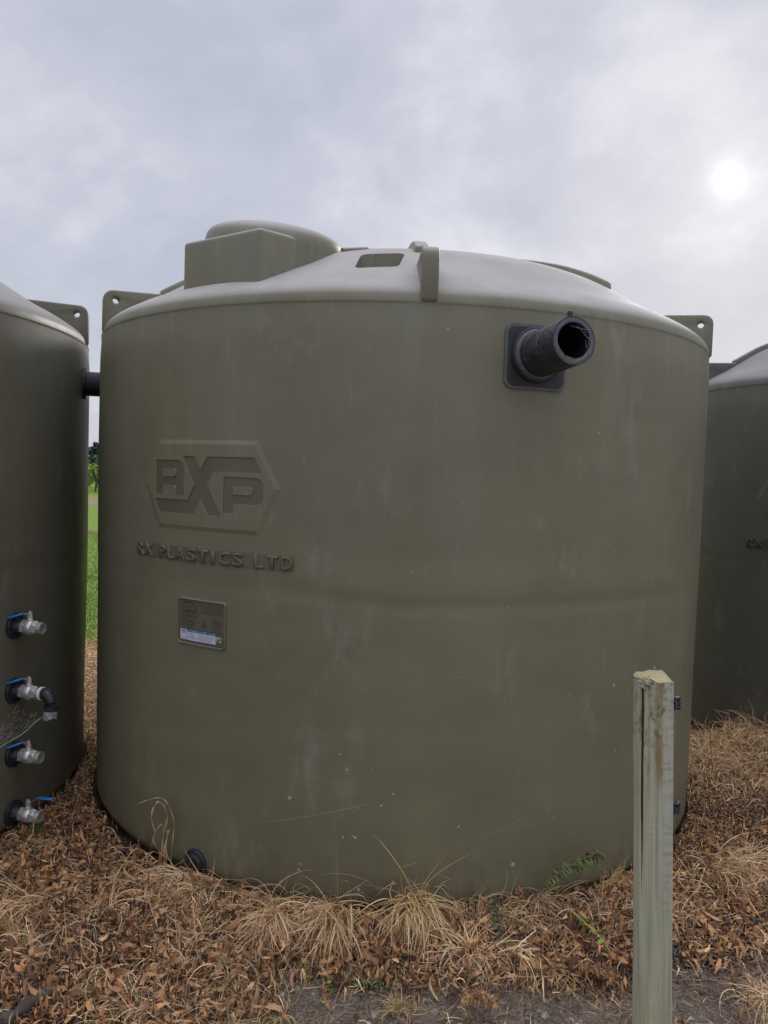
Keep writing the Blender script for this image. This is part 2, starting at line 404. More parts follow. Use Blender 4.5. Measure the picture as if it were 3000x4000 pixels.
def gn(sc, det=8, ro=.65):
    n = N(nd, 'ShaderNodeTexNoise'); n.inputs['Scale'].default_value = sc; n.inputs['Detail'].default_value = det; n.inputs['Roughness'].default_value = ro; lk.new(t.outputs['Object'], n.inputs['Vector']); return n.outputs[0]
def gr(v, a, ca, b_, cb):
    rp = N(nd, 'ShaderNodeValToRGB'); lk.new(v, rp.inputs[0]); rp.color_ramp.elements[0].position = a; rp.color_ramp.elements[1].position = b_
    rp.color_ramp.elements[0].color = (*ca, 1); rp.color_ramp.elements[1].color = (*cb, 1); return rp.outputs[0]
def gmix(f, a, c):
    x = N(nd, 'ShaderNodeMix', data_type='RGBA'); lk.new(f, x.inputs[0]); lk.new(a, x.inputs[6]); lk.new(c, x.inputs[7]); return x.outputs[2]
def gma(op, a, b_):
    x = N(nd, 'ShaderNodeMath', operation=op, use_clamp=True)
    for i, v in enumerate((a, b_)):
        if isinstance(v, float): x.inputs[i].default_value = v
        else: lk.new(v, x.inputs[i])
    return x.outputs[0]
s3 = N(nd, 'ShaderNodeSeparateXYZ'); lk.new(t.outputs['Object'], s3.inputs[0])
def smooth(v, a, b_):
    x = N(nd, 'ShaderNodeMapRange', interpolation_type='SMOOTHSTEP'); lk.new(v, x.inputs[0]); x.inputs[1].default_value = a; x.inputs[2].default_value = b_; return x.outputs[0]
litter = gr(gn(24), .35, (.03, .018, .013), .68, (.095, .055, .036))
dirt = gr(gn(30, 12, .75), .3, (.19, .152, .116), .7, (.38, .32, .255))
wob = N(nd, 'ShaderNodeMath', operation='MULTIPLY_ADD'); lk.new(gn(3), wob.inputs[0]); wob.inputs[1].default_value = .5; lk.new(s3.outputs[1], wob.inputs[2])
dm = gma('MULTIPLY', smooth(wob.outputs[0], 3.10, 2.88), smooth(s3.outputs[0], -.55, -.2))
near = gmix(dm, litter, dirt)
grass = gr(gn(6), .35, (.12, .21, .03), .7, (.25, .33, .06))
thatch = gr(gn(18), .35, (.17, .11, .06), .7, (.33, .23, .13))
far_y = N(nd, 'ShaderNodeMath', operation='MULTIPLY_ADD'); lk.new(gn(1.3), far_y.inputs[0]); far_y.inputs[1].default_value = .5; lk.new(s3.outputs[1], far_y.inputs[2])
near = gmix(smooth(s3.outputs[1], 4.6, 5.6), near, thatch)
c = gmix(smooth(far_y.outputs[0], 7.75, 7.95), near, grass)
trk = gma('MULTIPLY', smooth(far_y.outputs[0], 33.6, 34.4), smooth(far_y.outputs[0], 40.2, 39.2))
c = gmix(trk, c, gr(gn(4), .3, (.22, .16, .11), .7, (.32, .25, .17)))
trk2 = gma('MULTIPLY', smooth(far_y.outputs[0], 19.6, 19.9), smooth(far_y.outputs[0], 21.4, 21.0))
c = gmix(trk2, c, gr(gn(5), .3, (.16, .15, .06), .7, (.26, .2, .11)))
lk.new(c, b.inputs['Base Color'])
bp = N(nd, 'ShaderNodeBump'); bp.inputs['Strength'].default_value = 1; bp.inputs['Distance'].default_value = .02; lk.new(gn(45, 10, .7), bp.inputs['Height']); lk.new(bp.outputs[0], b.inputs['Normal'])
ground = link('ground', npmesh('ground', V, F, smooth=True), gm); tag(ground, kind='structure')

# ------------------------------------------------------------ the tanks
def shell_mesh(slot=True):
    NT = 300
    th = np.linspace(0, 2 * math.pi, NT, endpoint=False)
    zs = np.concatenate([[-.06, 0, .01, .02, .035, .05], np.linspace(.08, 2.40, 110), [2.42, 2.435, 2.447, 2.4545]])
    rows = []
    for z in zs: rr = wallr(np.where(th > math.pi, th - 2*math.pi, th), z); rows.append(np.stack([rr*np.sin(th), -rr*np.cos(th), np.full(NT, z)], 1))
    # parting line: a small step, then the roof
    rr0 = wallr(np.where(th > math.pi, th - 2*math.pi, th), 2.4545)
    for dr, z in ((.0012, 2.4570), (.0014, 2.462)): rows.append(np.stack([(rr0+dr)*np.sin(th), -(rr0+dr)*np.cos(th), np.full(NT, z)], 1))
    for r in np.concatenate([[1.745, 1.738, 1.728, 1.715, 1.70, 1.68], np.linspace(1.655, .05, 46)]):
        z = float(pchip(r)); z = max(z, 2.466)
        f = (rr0 - TR) * np.clip((r - 1.2) / .5, 0, 1)
        rows.append(np.stack([(r+f)*np.sin(th), -(r+f)*np.cos(th), z + .004 * np.sin(4*th + r*5) * (r < 1.6)], 1))
    V = np.concatenate(rows); nr = len(rows); idx = np.arange(nr*NT).reshape(nr, NT)
    F = [(idx[i, k], idx[i, (k+1) % NT], idx[i+1, (k+1) % NT], idx[i+1, k]) for i in range(nr-1) for k in range(NT)]
    F.append(tuple(idx[0][::-1])); F.append(tuple(idx[-1]))
    return V, F
def make_shell(m, parent):
    V, F = shell_mesh()
    o = mk('shell', V, [tuple(int(a) for a in f) for f in F], m, parent)
    # the foothold recess in the roof, cut for real
    O = Vector((.0876, 4.79))
    poly = [(-.163, 3.305), (.026, 3.308), (.056, 3.485), (-.140, 3.492)]
    bm = bmesh.new(); prism(bm, [(x - O.x, y - O.y) for x, y in poly], 2.585, 3.1)
    c = from_bm('cut', bm); c.parent = parent
    bv = c.modifiers.new('b', 'BEVEL'); bv.width = .030; bv.segments = 5; bv.limit_method = 'ANGLE'
    bo = o.modifiers.new('cut', 'BOOLEAN'); bo.operation = 'DIFFERENCE'; bo.object = c; bo.solver = 'EXACT'
    bake_mods(o); bpy.data.objects.remove(c)
    for f in o.data.polygons: f.use_smooth = True
    o.data.set_sharp_from_angle(angle=R_(32))
    return o
LUGS = [2, -64, 68, 140, -136]
def make_lug(a, m, parent):
    out = [(1.72, 2.452), (1.748, 2.458), (1.757, 2.475)]
    for k in range(7):
        t = R_(90 * k / 6); out.append((1.757 - .05 + .05 * math.cos(t), 2.682 - .05 + .05 * math.sin(t)))
    out += [(1.42, 2.694), (1.36, 2.60), (1.5, 2.45)]
    hole = [(1.695 + .0165 * math.cos(t), 2.63 + .0165 * math.sin(t)) for t in [2*math.pi*k/14 for k in range(14)]]
    pts, tri = flat_fill([out, hole]); bm = bmesh.new()
    vs = [bm.verts.new((x, -.034, z)) for x, z in pts]
    for q in tri: bm.faces.new([vs[i] for i in q])
    ex = bmesh.ops.extrude_face_region(bm, geom=bm.faces[:])
    for v in [g for g in ex['geom'] if isinstance(g, bmesh.types.BMVert)]: v.co.y = .034
    bmesh.ops.dissolve_limit(bm, angle_limit=.01, verts=bm.verts, edges=bm.edges)
    mt = Matrix.Rotation(R_(a - 90), 4, 'Z'); bm.transform(mt)
    o = from_bm('lifting_lug', bm, m, parent); bevel(o, .012, 3, 50); return o
def make_rib(a, m, parent, r0=.16, r1=1.30, h0=.036, h1=.030):
    bm = bmesh.new(); n = 16; rings = []
    for i in range(n + 1):
        r = r0 + (r1 - r0) * i / n; z = float(pchip(r)); h = h0 + (h1 - h0) * max(0, (r - .6) / (r1 - .6)) ** 1.2
        rings.append([bm.verts.new((r, y, zz)) for y, zz in ((-.040, z - .02), (-.030, z + h), (.030, z + h), (.040, z - .02))])
    for A, B in zip(rings, rings[1:]):
        for k in range(4): bm.faces.new((A[k], A[(k+1) % 4], B[(k+1) % 4], B[k]))
    bm.faces.new(rings[0]); bm.faces.new(rings[-1][::-1])
    bm.transform(Matrix.Rotation(R_(a - 90), 4, 'Z'))
    o = from_bm('roof_rib', bm, m, parent); bevel(o, .01, 3, 40); return o
def make_hatch(m, parent):
    O = Vector((.0876, 4.79)); cx, cy, rad = -.560 - O.x, 3.715 - O.y, .330
    inw = Vector((-cx, -cy)).normalized(); k = .10
    bm = bmesh.new(); NT = 72; rows = []
    prof = [(0, 1.004, -.40), (0, 1.0, -.10), (0, .99, -.072), (0, .965, -.046), (0, .92, -.026), (0, .84, -.010), (0, .75, 0), (0, .6, .004), (0, 0.001, .006)]
    for _, s, dz in prof:
        ring = []
        for i in range(NT):
            t = 2*math.pi*i/NT; x, y = cx + rad*s*math.cos(t), cy + rad*s*math.sin(t)
            sl = (Vector((x - cx, y - cy)).dot(inw)) * k - .12 * (x - cx)
            ring.append(bm.verts.new((x, y, 2.905 + sl + dz if dz > -.3 else 2.42)))
        rows.append(ring)
    for A, B in zip(rows, rows[1:]):
        for i in range(NT): bm.faces.new((A[i], A[(i+1) % NT], B[(i+1) % NT], B[i]))
    bm.faces.new(rows[0][::-1])
    h = from_bm('access_hatch', bm, m, parent, 50)
    # lid: a shallow disc set on the hatch, with a ring of bolts
    bm = bmesh.new(); rows = []
    for s, dz in ((.80, -.01), (.80, .012), (.76, .016), (0.001, .02)):
        ring = []
        for i in range(NT):
            t = 2*math.pi*i/NT; x, y = cx + rad*s*math.cos(t), cy + rad*s*math.sin(t)
            ring.append(bm.verts.new((x, y, 2.886 + Vector((x-cx, y-cy)).dot(inw)*k - .12*(x-cx) + dz)))
        rows.append(ring)
    for A, B in zip(rows, rows[1:]):
        for i in range(NT): bm.faces.new((A[i], A[(i+1) % NT], B[(i+1) % NT], B[i]))
    bm.faces.new(rows[0][::-1])
    from_bm('hatch_lid', bm, m, h, 50)
    # inlet box growing out of the hatch
    bm = bmesh.new()
    poly = [(-.561, 3.276), (-.40, 3.44), (-.45, 3.75), (-.80, 3.92), (-.966, 3.588)]
    a = [bm.verts.new((x - O.x, y - O.y, 2.40)) for x, y in poly]
    tz = [2.800, 2.806, 2.83, 2.83, 2.812]
    b_ = [bm.verts.new((x - O.x, y - O.y, z)) for (x, y), z in zip(poly, tz)]
    n = len(poly)
    for i in range(n): bm.faces.new((a[i], a[(i+1) % n], b_[(i+1) % n], b_[i]))
    bm.faces.new(a[::-1]); bm.faces.new(b_)
    bx = from_bm('inlet_box', bm, m, parent); bevel(bx, .022, 4, 25)
    # little hinge ridge beside the hatch
    bm = bmesh.new(); tube(bm, [(-.235 - O.x, 3.60 - O.y, 2.80), (-.12 - O.x, 3.66 - O.y, 2.825)], .016, 8)
    from_bm('hinge', bm, m, parent, 60)

HEX = [(-37.79, 1.880), (-20.86, 1.880), (-17.54, 1.703), (-20.36, 1.529), (-37.79, 1.529), (-41.05, 1.703)]
LR = [(-38.8, 1.810), (-33.9, 1.810), (-33.2, 1.800), (-32.8, 1.775), (-32.75, 1.657), (-34.32, 1.657), (-34.38, 1.688), (-34.85, 1.6995), (-37.27, 1.6995), (-37.27, 1.659), (-38.8, 1.659)]
LRH = [(-37.3, 1.7725), (-35.0, 1.7725), (-34.53, 1.766), (-34.4, 1.755), (-34.53, 1.744), (-34.95, 1.7375), (-37.3, 1.7375)]
LX = [(-33.13, 1.828), (-30.79, 1.828), (-29.61, 1.771), (-28.53, 1.828), (-20.73, 1.828), (-19.6, 1.766), (-27.37, 1.766), (-28.41, 1.708), (-25.79, 1.579), (-28.11, 1.579), (-29.59, 1.647), (-30.75, 1.579), (-38.16, 1.579), (-39.15, 1.639), (-31.96, 1.639), (-30.77, 1.705)]
LP = [(-25.55, 1.746), (-20.4, 1.746), (-19.75, 1.738), (-19.3, 1.718), (-19.27, 1.66), (-19.5, 1.643), (-20.2, 1.634), (-23.87, 1.634), (-23.87, 1.595), (-25.55, 1.595)]
LPH = [(-23.92, 1.708), (-21.3, 1.708), (-20.9, 1.700), (-20.82, 1.690), (-20.95, 1.679), (-21.3, 1.673), (-23.92, 1.673)]
TXT = [('R', -43.60, -41.75), ('X', -41.45, -39.5), ('P', -37.7, -36.35), ('L', -35.95, -34.5), ('A', -34.2, -32.1), ('S', -31.8, -30.05), ('T', -29.7, -27.8), ('I', -27.3, -26.7), ('C', -25.95, -24.1), ('S', -23.75, -22.05), ('L', -20.35, -18.9), ('T', -18.45, -16.85), ('D', -16.35, -14.75)]
def make_marks(parent, m, md):
    pan = emboss('logo_panel', [HEX, LX, LR, LP], .0052, m, parent, base=-.003, step=1.0)
    # chamfered border of the hexagon
    bm = bmesh.new(); n = 6; c0 = (-29.4, 1.703); sub = 12
    for i in range(n):
        (a0, z0), (a1, z1) = HEX[i], HEX[(i+1) % n]
        prev = None
        for j in range(sub + 1):
            a, z = a0 + (a1-a0)*j/sub, z0 + (z1-z0)*j/sub
            ao, zo = c0[0] + (a-c0[0])*1.072, c0[1] + (z-c0[1])*1.115
            cur = [bm.verts.new(cyl(a, z, .0052)), bm.verts.new(cyl(ao, zo, -.0005))]
            if prev: bm.faces.new((prev[0], prev[1], cur[1], cur[0]))
            prev = cur
    bmesh.ops.remove_doubles(bm, verts=bm.verts, dist=1e-5)
    from_bm('panel_border', bm, m, pan)
    for nm, lp in (('R', [LR, LRH]), ('X', [LX]), ('P', [LP, LPH])): emboss('letter', lp, .0015, md, pan, step=1.0)
    for lp in (LRH, LPH): emboss('letter_counter', [lp], .0052, m, pan, step=1.0)
    band = emboss('name_band', [rect(-43.8, -14.55, 1.375, 1.436)], .0022, md, parent, step=1.0)
    for ch, a0, a1 in TXT: bevel(letter(ch, a0, a1, 1.3775, 1.4335, .0105, md, band), .0022, 1, 50)

def make_rating_plate(parent):
    bm_loops = rrect(-33.35, -24.8, 1.022, 1.212, .45, .014)
    pl = emboss('rating_plate', [bm_loops], .0018, M_DARKOL, parent, step=1.0)
    emboss('plate_rim', [rrect(-33.5, -24.65, 1.018, 1.216, .5, .016), bm_loops], .0075, M_TANK, pl, step=1.0)
    # small relief: logo, name, capacity, text lines, recycling triangle, date dial
    s = .118; ox, oz = -31.25, 1.1785
    def sc(lp, kx=.17, kz=.115): return [(ox + (a + 29.4) * kx, oz + (z - 1.703) * kz) for a, z in lp]
    emboss('relief_logo', [sc(HEX, .135), sc(HEX, .122)], .0045, M_DARKOL, pl)
    for lp in (LR, LX, LP): emboss('relief_logo', [sc(lp, .125)], .0045, M_DARKOL, pl)
    def word(txt, a0, a1, z0, z1, m, par, h=.0045, name='relief_letter', bold=.01, base=.001):
        w = {' ': .6, 'I': .4, '1': .6}; tot = sum(w.get(c, 1) for c in txt); a = a0
        for c in txt:
            d = (a1 - a0) * w.get(c, 1) / tot
            if c != ' ': letter(c, a + d * .08, a + d * .88, z0, z1, h, m, par, name=name, bold=bold, base=base)
            a += d
    word('RX PLASTICS LTD', -32.65, -29.95, 1.1375, 1.1465, M_DARKOL, pl, .004)
    word('25000L', -32.65, -30.0, 1.1105, 1.129, M_DARKOL, pl)
    word('LITRES', -32.0, -30.5, 1.0975, 1.105, M_DARKOL, pl, .004)
    for i in range(6):
        z = 1.163 + i * .0067
        emboss('relief_line', [rect(-29.1 if i % 2 else -28.9, -25.4, z, z + .0026)], .004, M_DARKOL, pl, base=.001)
    emboss('relief_symbol', [[(-28.42, 1.141), (-27.85, 1.114), (-28.98, 1.114)], [(-28.42, 1.133), (-28.1, 1.118), (-28.74, 1.118)]], .0045, M_DARKOL, pl, base=.001)
    word('PE', -28.65, -28.2, 1.102, 1.109, M_DARKOL, pl, .004)
    emboss('relief_dial', [oval(-26.25, 1.1215, .0235, 24), oval(-26.25, 1.1215, .0205, 24)], .0045, M_DARKOL, pl, base=.001)
    emboss('relief_dial', [oval(-26.25, 1.1215, .0085, 16), oval(-26.25, 1.1215, .0055, 16)], .0045, M_DARKOL, pl, base=.001)
    for k in range(12):
        t = 2*math.pi*k/12; emboss('relief_dot', [oval(-26.25 + DEG*.0155*math.cos(t), 1.1215 + .0155*math.sin(t), .0022, 6)], .004, M_DARKOL, pl, base=.001)
    for z in (1.0845, 1.0275): emboss('relief_line', [rect(-33.0, -25.1, z, z + .0022)], .004, M_DARKOL, pl, base=.001)
    # paper sticker with print
    st = emboss('sticker', [rect(-33.0, -26.35, 1.0335, 1.0805)], .0024, M_STWHITE, parent, base=.0015)
    tag(st, 'white and blue potable water sticker'); q = .0027; bb = .0022
    emboss('header_strip', [rect(-31.72, -26.35, 1.0705, 1.0805)], q, M_STBLUE, st, base=bb)
    word('POTABLE WATER TANK', -31.65, -26.42, 1.0722, 1.0790, M_STWHITE, st, q + .0003, 'printed_letter', .0, bb)
    for a0, a1, z0, z1 in ((-31.76, -31.70, 1.034, 1.0705), (-29.16, -29.11, 1.034, 1.0705), (-31.7, -29.16, 1.0455, 1.0465), (-33.0, -26.35, 1.0335, 1.0348)):
        emboss('printed_rule', [rect(a0, a1, z0, z1)], q, M_STNAVY, st, base=bb)
    for i in range(4):
        z = 1.0505 + i * .0045; emboss('printed_line', [rect(-31.5 + .25 * (i % 2), -30.1 - .2 * (i % 2), z, z + .0011)], q, M_STGREY, st, base=bb)
        emboss('printed_line', [rect(-29.55, -29.28, z, z + .0011)], q, M_STGREY, st, base=bb)
    for i in range(7):
        z = 1.0385 + i * .0042; emboss('printed_line', [rect(-28.95, -26.7 - .35 * (i in (0, 2)), z, z + .0011)], q, M_STGREY, st, base=bb)
    emboss('printed_line', [rect(-31.2, -30.3, 1.0425, 1.0435)], q, M_STGREY, st, base=bb)
    for z in (1.0455, 1.0385): emboss('printed_line', [rect(-32.85, -31.95, z, z + .0011)], q, M_STGREY, st, base=bb)
    emboss('printed_logo', [rrect(-32.75, -31.95, 1.0735, 1.0765, .1, .001)], q, M_STNAVY, st, base=bb)
    emboss('printed_logo', [rrect(-32.75, -31.95, 1.0625, 1.0650, .1, .001)], q, M_STGREEN, st, base=bb)
    word('RXP', -32.75, -31.95, 1.0660, 1.0725, M_STNAVY, st, q, 'printed_letter', .02, bb)
    emboss('marker_smudge', [[(-26.28, 1.034), (-25.25, 1.037), (-25.3, 1.047), (-25.8, 1.050), (-26.28, 1.058)]], .0022, M_SMUDGE, parent, base=.001)
    word('P2', -26.22, -25.3, 1.0475, 1.0685, M_MARKER, parent, .003, 'marker_letter', .005, .001)

def copy_tree(o, parent=None, mats=None):
    c = o.copy(); COL.objects.link(c); c.parent = parent
    if mats and c.type == 'MESH':
        c.data = o.data.copy()
        for i, mm in enumerate(c.data.materials):
            if mm in mats: c.data.materials[i] = mats[mm]
    for ch in [x for x in bpy.data.objects if x.parent == o]: copy_tree(ch, c, mats)
    return c

tank = empty('water_tank', (*TANKS[0], 0))
tag(tank, 'large olive plastic water tank in the middle, with raised hexagonal logo and black outlet pipe', 'water tank', 'olive plastic water tanks standing in a row')
make_shell(M_TANK, tank)
for a in LUGS: make_lug(a, M_TANK, tank)
for a in (2, -64, 140, -136): make_rib(a, M_TANK, tank, r1=1.47 if a == -64 else 1.28, h0=.040, h1=.045 if a == -64 else .03)
make_rib(50, M_TANK, tank, r1=1.32, h0=.062, h1=.030)
make_hatch(M_TANK, tank)
make_marks(tank, M_TANK, M_DARKOL)
bpy.context.view_layer.update()
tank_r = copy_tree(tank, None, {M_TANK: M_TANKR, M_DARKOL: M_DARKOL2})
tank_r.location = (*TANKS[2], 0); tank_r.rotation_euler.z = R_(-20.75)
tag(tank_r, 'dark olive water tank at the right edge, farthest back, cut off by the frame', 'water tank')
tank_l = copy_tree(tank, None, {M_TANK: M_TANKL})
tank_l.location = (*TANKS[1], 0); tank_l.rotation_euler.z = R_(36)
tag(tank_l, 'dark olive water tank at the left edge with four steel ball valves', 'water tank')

# --- parts only on the middle tank
make_rating_plate(tank)
def surf_frame(thd, z, tilt=0, yaw=0):
    """matrix: local X points out of the wall, Z up, origin on the wall"""
    o = cyl(thd, z); n = Vector((math.sin(R_(thd + yaw)), -math.cos(R_(thd + yaw)), math.tan(R_(tilt)))).normalized()
    y = Vector((0, 0, 1)).cross(n).normalized(); zz_ = n.cross(y)
    m = Matrix((n, y, zz_)).transposed().to_4x4(); m.translation = o; return m
# outlet: square flange, weld bead, collar, pipe
TH, ZF = 16.6, 2.262
fl = emboss('pipe_flange', [rrect(12.55, 20.75, 2.150, 2.386, .95, .03, 5)], .013, M_PIPE, tank, base=-.004, step=1.0)
tag(fl, 'square black flange of the outlet pipe'); bevel(fl, .004, 2, 50)
bd_o, bd_i = rrect(12.15, 21.15, 2.138, 2.398, 1.2, .038, 5), rrect(12.6, 20.7, 2.152, 2.384, .95, .03, 5)
bead = emboss('weld_bead', [bd_o, bd_i], .010, M_SEAL, fl, base=-.003, step=1.0); bevel(bead, .003, 2, 50)
fm = surf_frame(TH, 2.275, tilt=3.5, yaw=1.5)
bm = bmesh.new(); lathe(bm, [(.0, .112), (.020, .112), (.024, .108), (.024, .105)], 56, fm)
from_bm('collar', bm, M_PIPE, fl, 40)
bm = bmesh.new(); lathe(bm, [(.018, .104), (.026, .103), (.036, .096), (.038, .088)], 56, fm); from_bm('collar_bead', bm, M_SEAL, fl, 40)
def pipe_mesh(L, ro, ri, n=56):
    bm = bmesh.new(); prof = []
    k = 34
    for i in range(k + 1):
        x = .01 + (L - .01) * i / k
        ridge = .0024 * math.sin(i * 2.1) * (i < 22) + .0008 * random.uniform(-1, 1)
        prof.append((x, ro + ridge))
    prof += [(L - .0005, ro - .002), (L, ro - .006), (L, ri + .004), (L - .004, ri), (.0, ri), (.0, 0)]
    lathe(bm, prof, n, fm); return bm
pm = pipe_mesh(.285, .090, .066)
pipe = from_bm('outlet_pipe', pm, [M_PIPEDIRT, M_PIPECUT, M_BLACK], tank, 40)
inv = fm.inverted()
for f in pipe.data.polygons:
    q = inv @ f.center; rr = math.hypot(q.y, q.z)
    if q.x > .2848: f.material_index = 1
    elif rr < .0675: f.material_index = 2
bm = bmesh.new(); tube(bm, [fm @ Vector((.255, 0, .082)), fm @ Vector((.255, 0, .113))], .0105, 14); from_bm('pipe_nib', bm, M_PIPE, pipe, 50)
# frayed cobweb hanging in the mouth of the pipe
bm = bmesh.new()
for k in range(30):
    t0 = R_(random.uniform(185, 400)); t1 = t0 + R_(random.uniform(8, 60)); r0 = random.uniform(.060, .084); r1 = random.uniform(.058, .080)
    x0 = .287 if r0 > .066 else .275; x1 = .287 if r1 > .066 else .27
    a = Vector((x0, r0*math.cos(t0), r0*math.sin(t0))); c_ = Vector((x1, r1*math.cos(t1), r1*math.sin(t1))); md_ = (a + c_) / 2 + Vector((random.uniform(-.004, .006), 0, -.006))
    tube(bm, [fm @ a, fm @ md_, fm @ c_], .0005, 3)
wb = from_bm('web_strands', bm, M_WEB, pipe); wb['kind'] = 'stuff'
# octagonal drain cap low on the wall
cm = surf_frame(-29.2, .062)
bm = bmesh.new(); lathe(bm, [(-.01, .062), (.012, .062), (.017, .055), (.017, .048), (.026, .046), (.030, .040), (.030, 0)], 10, cm)
from_bm('drain_cap', bm, M_BLACK, tank, 30)
bm = bmesh.new(); lathe(bm, [(-.01, .0665), (.004, .0665), (.004, .06)], 20, cm); from_bm('cap_seal', bm, M_SEAL, tank, 30)
# wear marks: lichen spots and long pale scratches
bm_all = bmesh.new()
SPOTS = [(-14.44, .436, 7), (-.4, .494, 4), (-1.87, .444, 4.5), (-4.92, .428, 3), (-5.2, .305, 5), (-6.84, .301, 4), (-6.62, .582, 4), (-7.55, .643, 3.5), (16.45, .183, 8), (-4.55, .088, 6), (-12.86, .139, 5), (.02, .128, 5), (42.38, .931, 8), (4.54, 2.357, 5), (32.41, .896, 6), (27.28, 1.984, 4), (-12.6, .165, 4), (-5.6, .31, 3), (33.4, .60, 4), (38.6, .52, 4), (22.5, .36, 3), (8.5, .36, 4), (20.5, .77, 2.5)]
for _ in range(70): SPOTS.append((random.uniform(-50, 55), random.uniform(.05, 2.4) ** 1.0, random.choice((1.2, 1.6, 2, 2.6))))
spots = []
for a, z, s in SPOTS:
    n0 = len(bm_all.verts); ol = oval(a, z, s * .00125, 9, .18)
    c0 = bm_all.verts.new(cyl(a, z, .0011)); vs = [bm_all.verts.new(cyl(x, y, .0004)) for x, y in ol]
    for k in range(9): bm_all.faces.new((c0, vs[k], vs[(k+1) % 9]))
o = from_bm('lichen_spots', bm_all, M_SPOT, tank); o['kind'] = 'stuff'
bm = bmesh.new()
SCR = [[(-21.0, .291, .0), (-12, .365, 1.5), (-2.5, .459, .4)], [(-12.3, .08, .6), (-9, .072, .8), (-5.5, .069, .3)], [(-31, .62, .2), (-27.5, .50, .5), (-26, .42, .1)], [(39, 1.50, .2), (43.5, 1.62, .7), (44.9, 1.74, .3)], [(28, 1.40, .2), (34, 1.43, .6), (39.5, 1.52, .2)],
       [(3, .95, .2), (9, .99, .5), (14, .97, .2)], [(10, .30, .2), (16, .36, .5), (21, .33, .1)], [(-20, .55, .1), (-18, .53, .4), (-15, .54, .1)], [(-44, .5, .3), (-42, .42, .7), (-41, .3, .2)], [(-45.5, .95, .2), (-44.5, .88, .5), (-44, .84, .2)], [(-36.9, .62, .3), (-36.3, .60, 1.6), (-36.1, .575, .2)], [(-1, .7, .2), (2, .73, .5), (6, .72, .2)]]
for pts in SCR:
    prev = None; n = 22
    for i in range(n + 1):
        t = i / n; (a0, z0, w0), (a1, z1, w1), (a2, z2, w2) = pts
        a = (1-t)**2*a0 + 2*t*(1-t)*a1 + t*t*a2; z = (1-t)**2*z0 + 2*t*(1-t)*z1 + t*t*z2
        w = .0017 * ((1-t)**2*w0 + 2*t*(1-t)*w1 + t*t*w2) * random.uniform(.4, 1.3) + .0002
        cur = [bm.verts.new(cyl(a, z + w, .0006)), bm.verts.new(cyl(a, z - w, .0006))]
        if prev: bm.faces.new((prev[0], prev[1], cur[1], cur[0]))
        prev = cur
o = from_bm('scratches', bm, M_SCR, tank); o['kind'] = 'stuff'

# --- overflow pipe joining the left and middle tanks
A = Vector((*TANKS[1], 2.235)); B = Vector((*TANKS[0], 2.235)); d = (B - A).normalized()
bm = bmesh.new(); tube(bm, [A + d * 1.70, A + d * 1.76, B - d * 1.76, B - d * 1.70], .069, 28)
lp = from_bm('link_pipe', bm, M_PIPE, None, 40)
tag(lp, 'short black pipe high up joining the left tank to the middle tank', 'pipe')
for s in (A + d * 1.752, B - d * 1.762):
    bm = bmesh.new(); tube(bm, [s - d * .006, s + d * .012], .088, 24); fo = from_bm('pipe_collar', bm, M_BLACK, lp, 40)

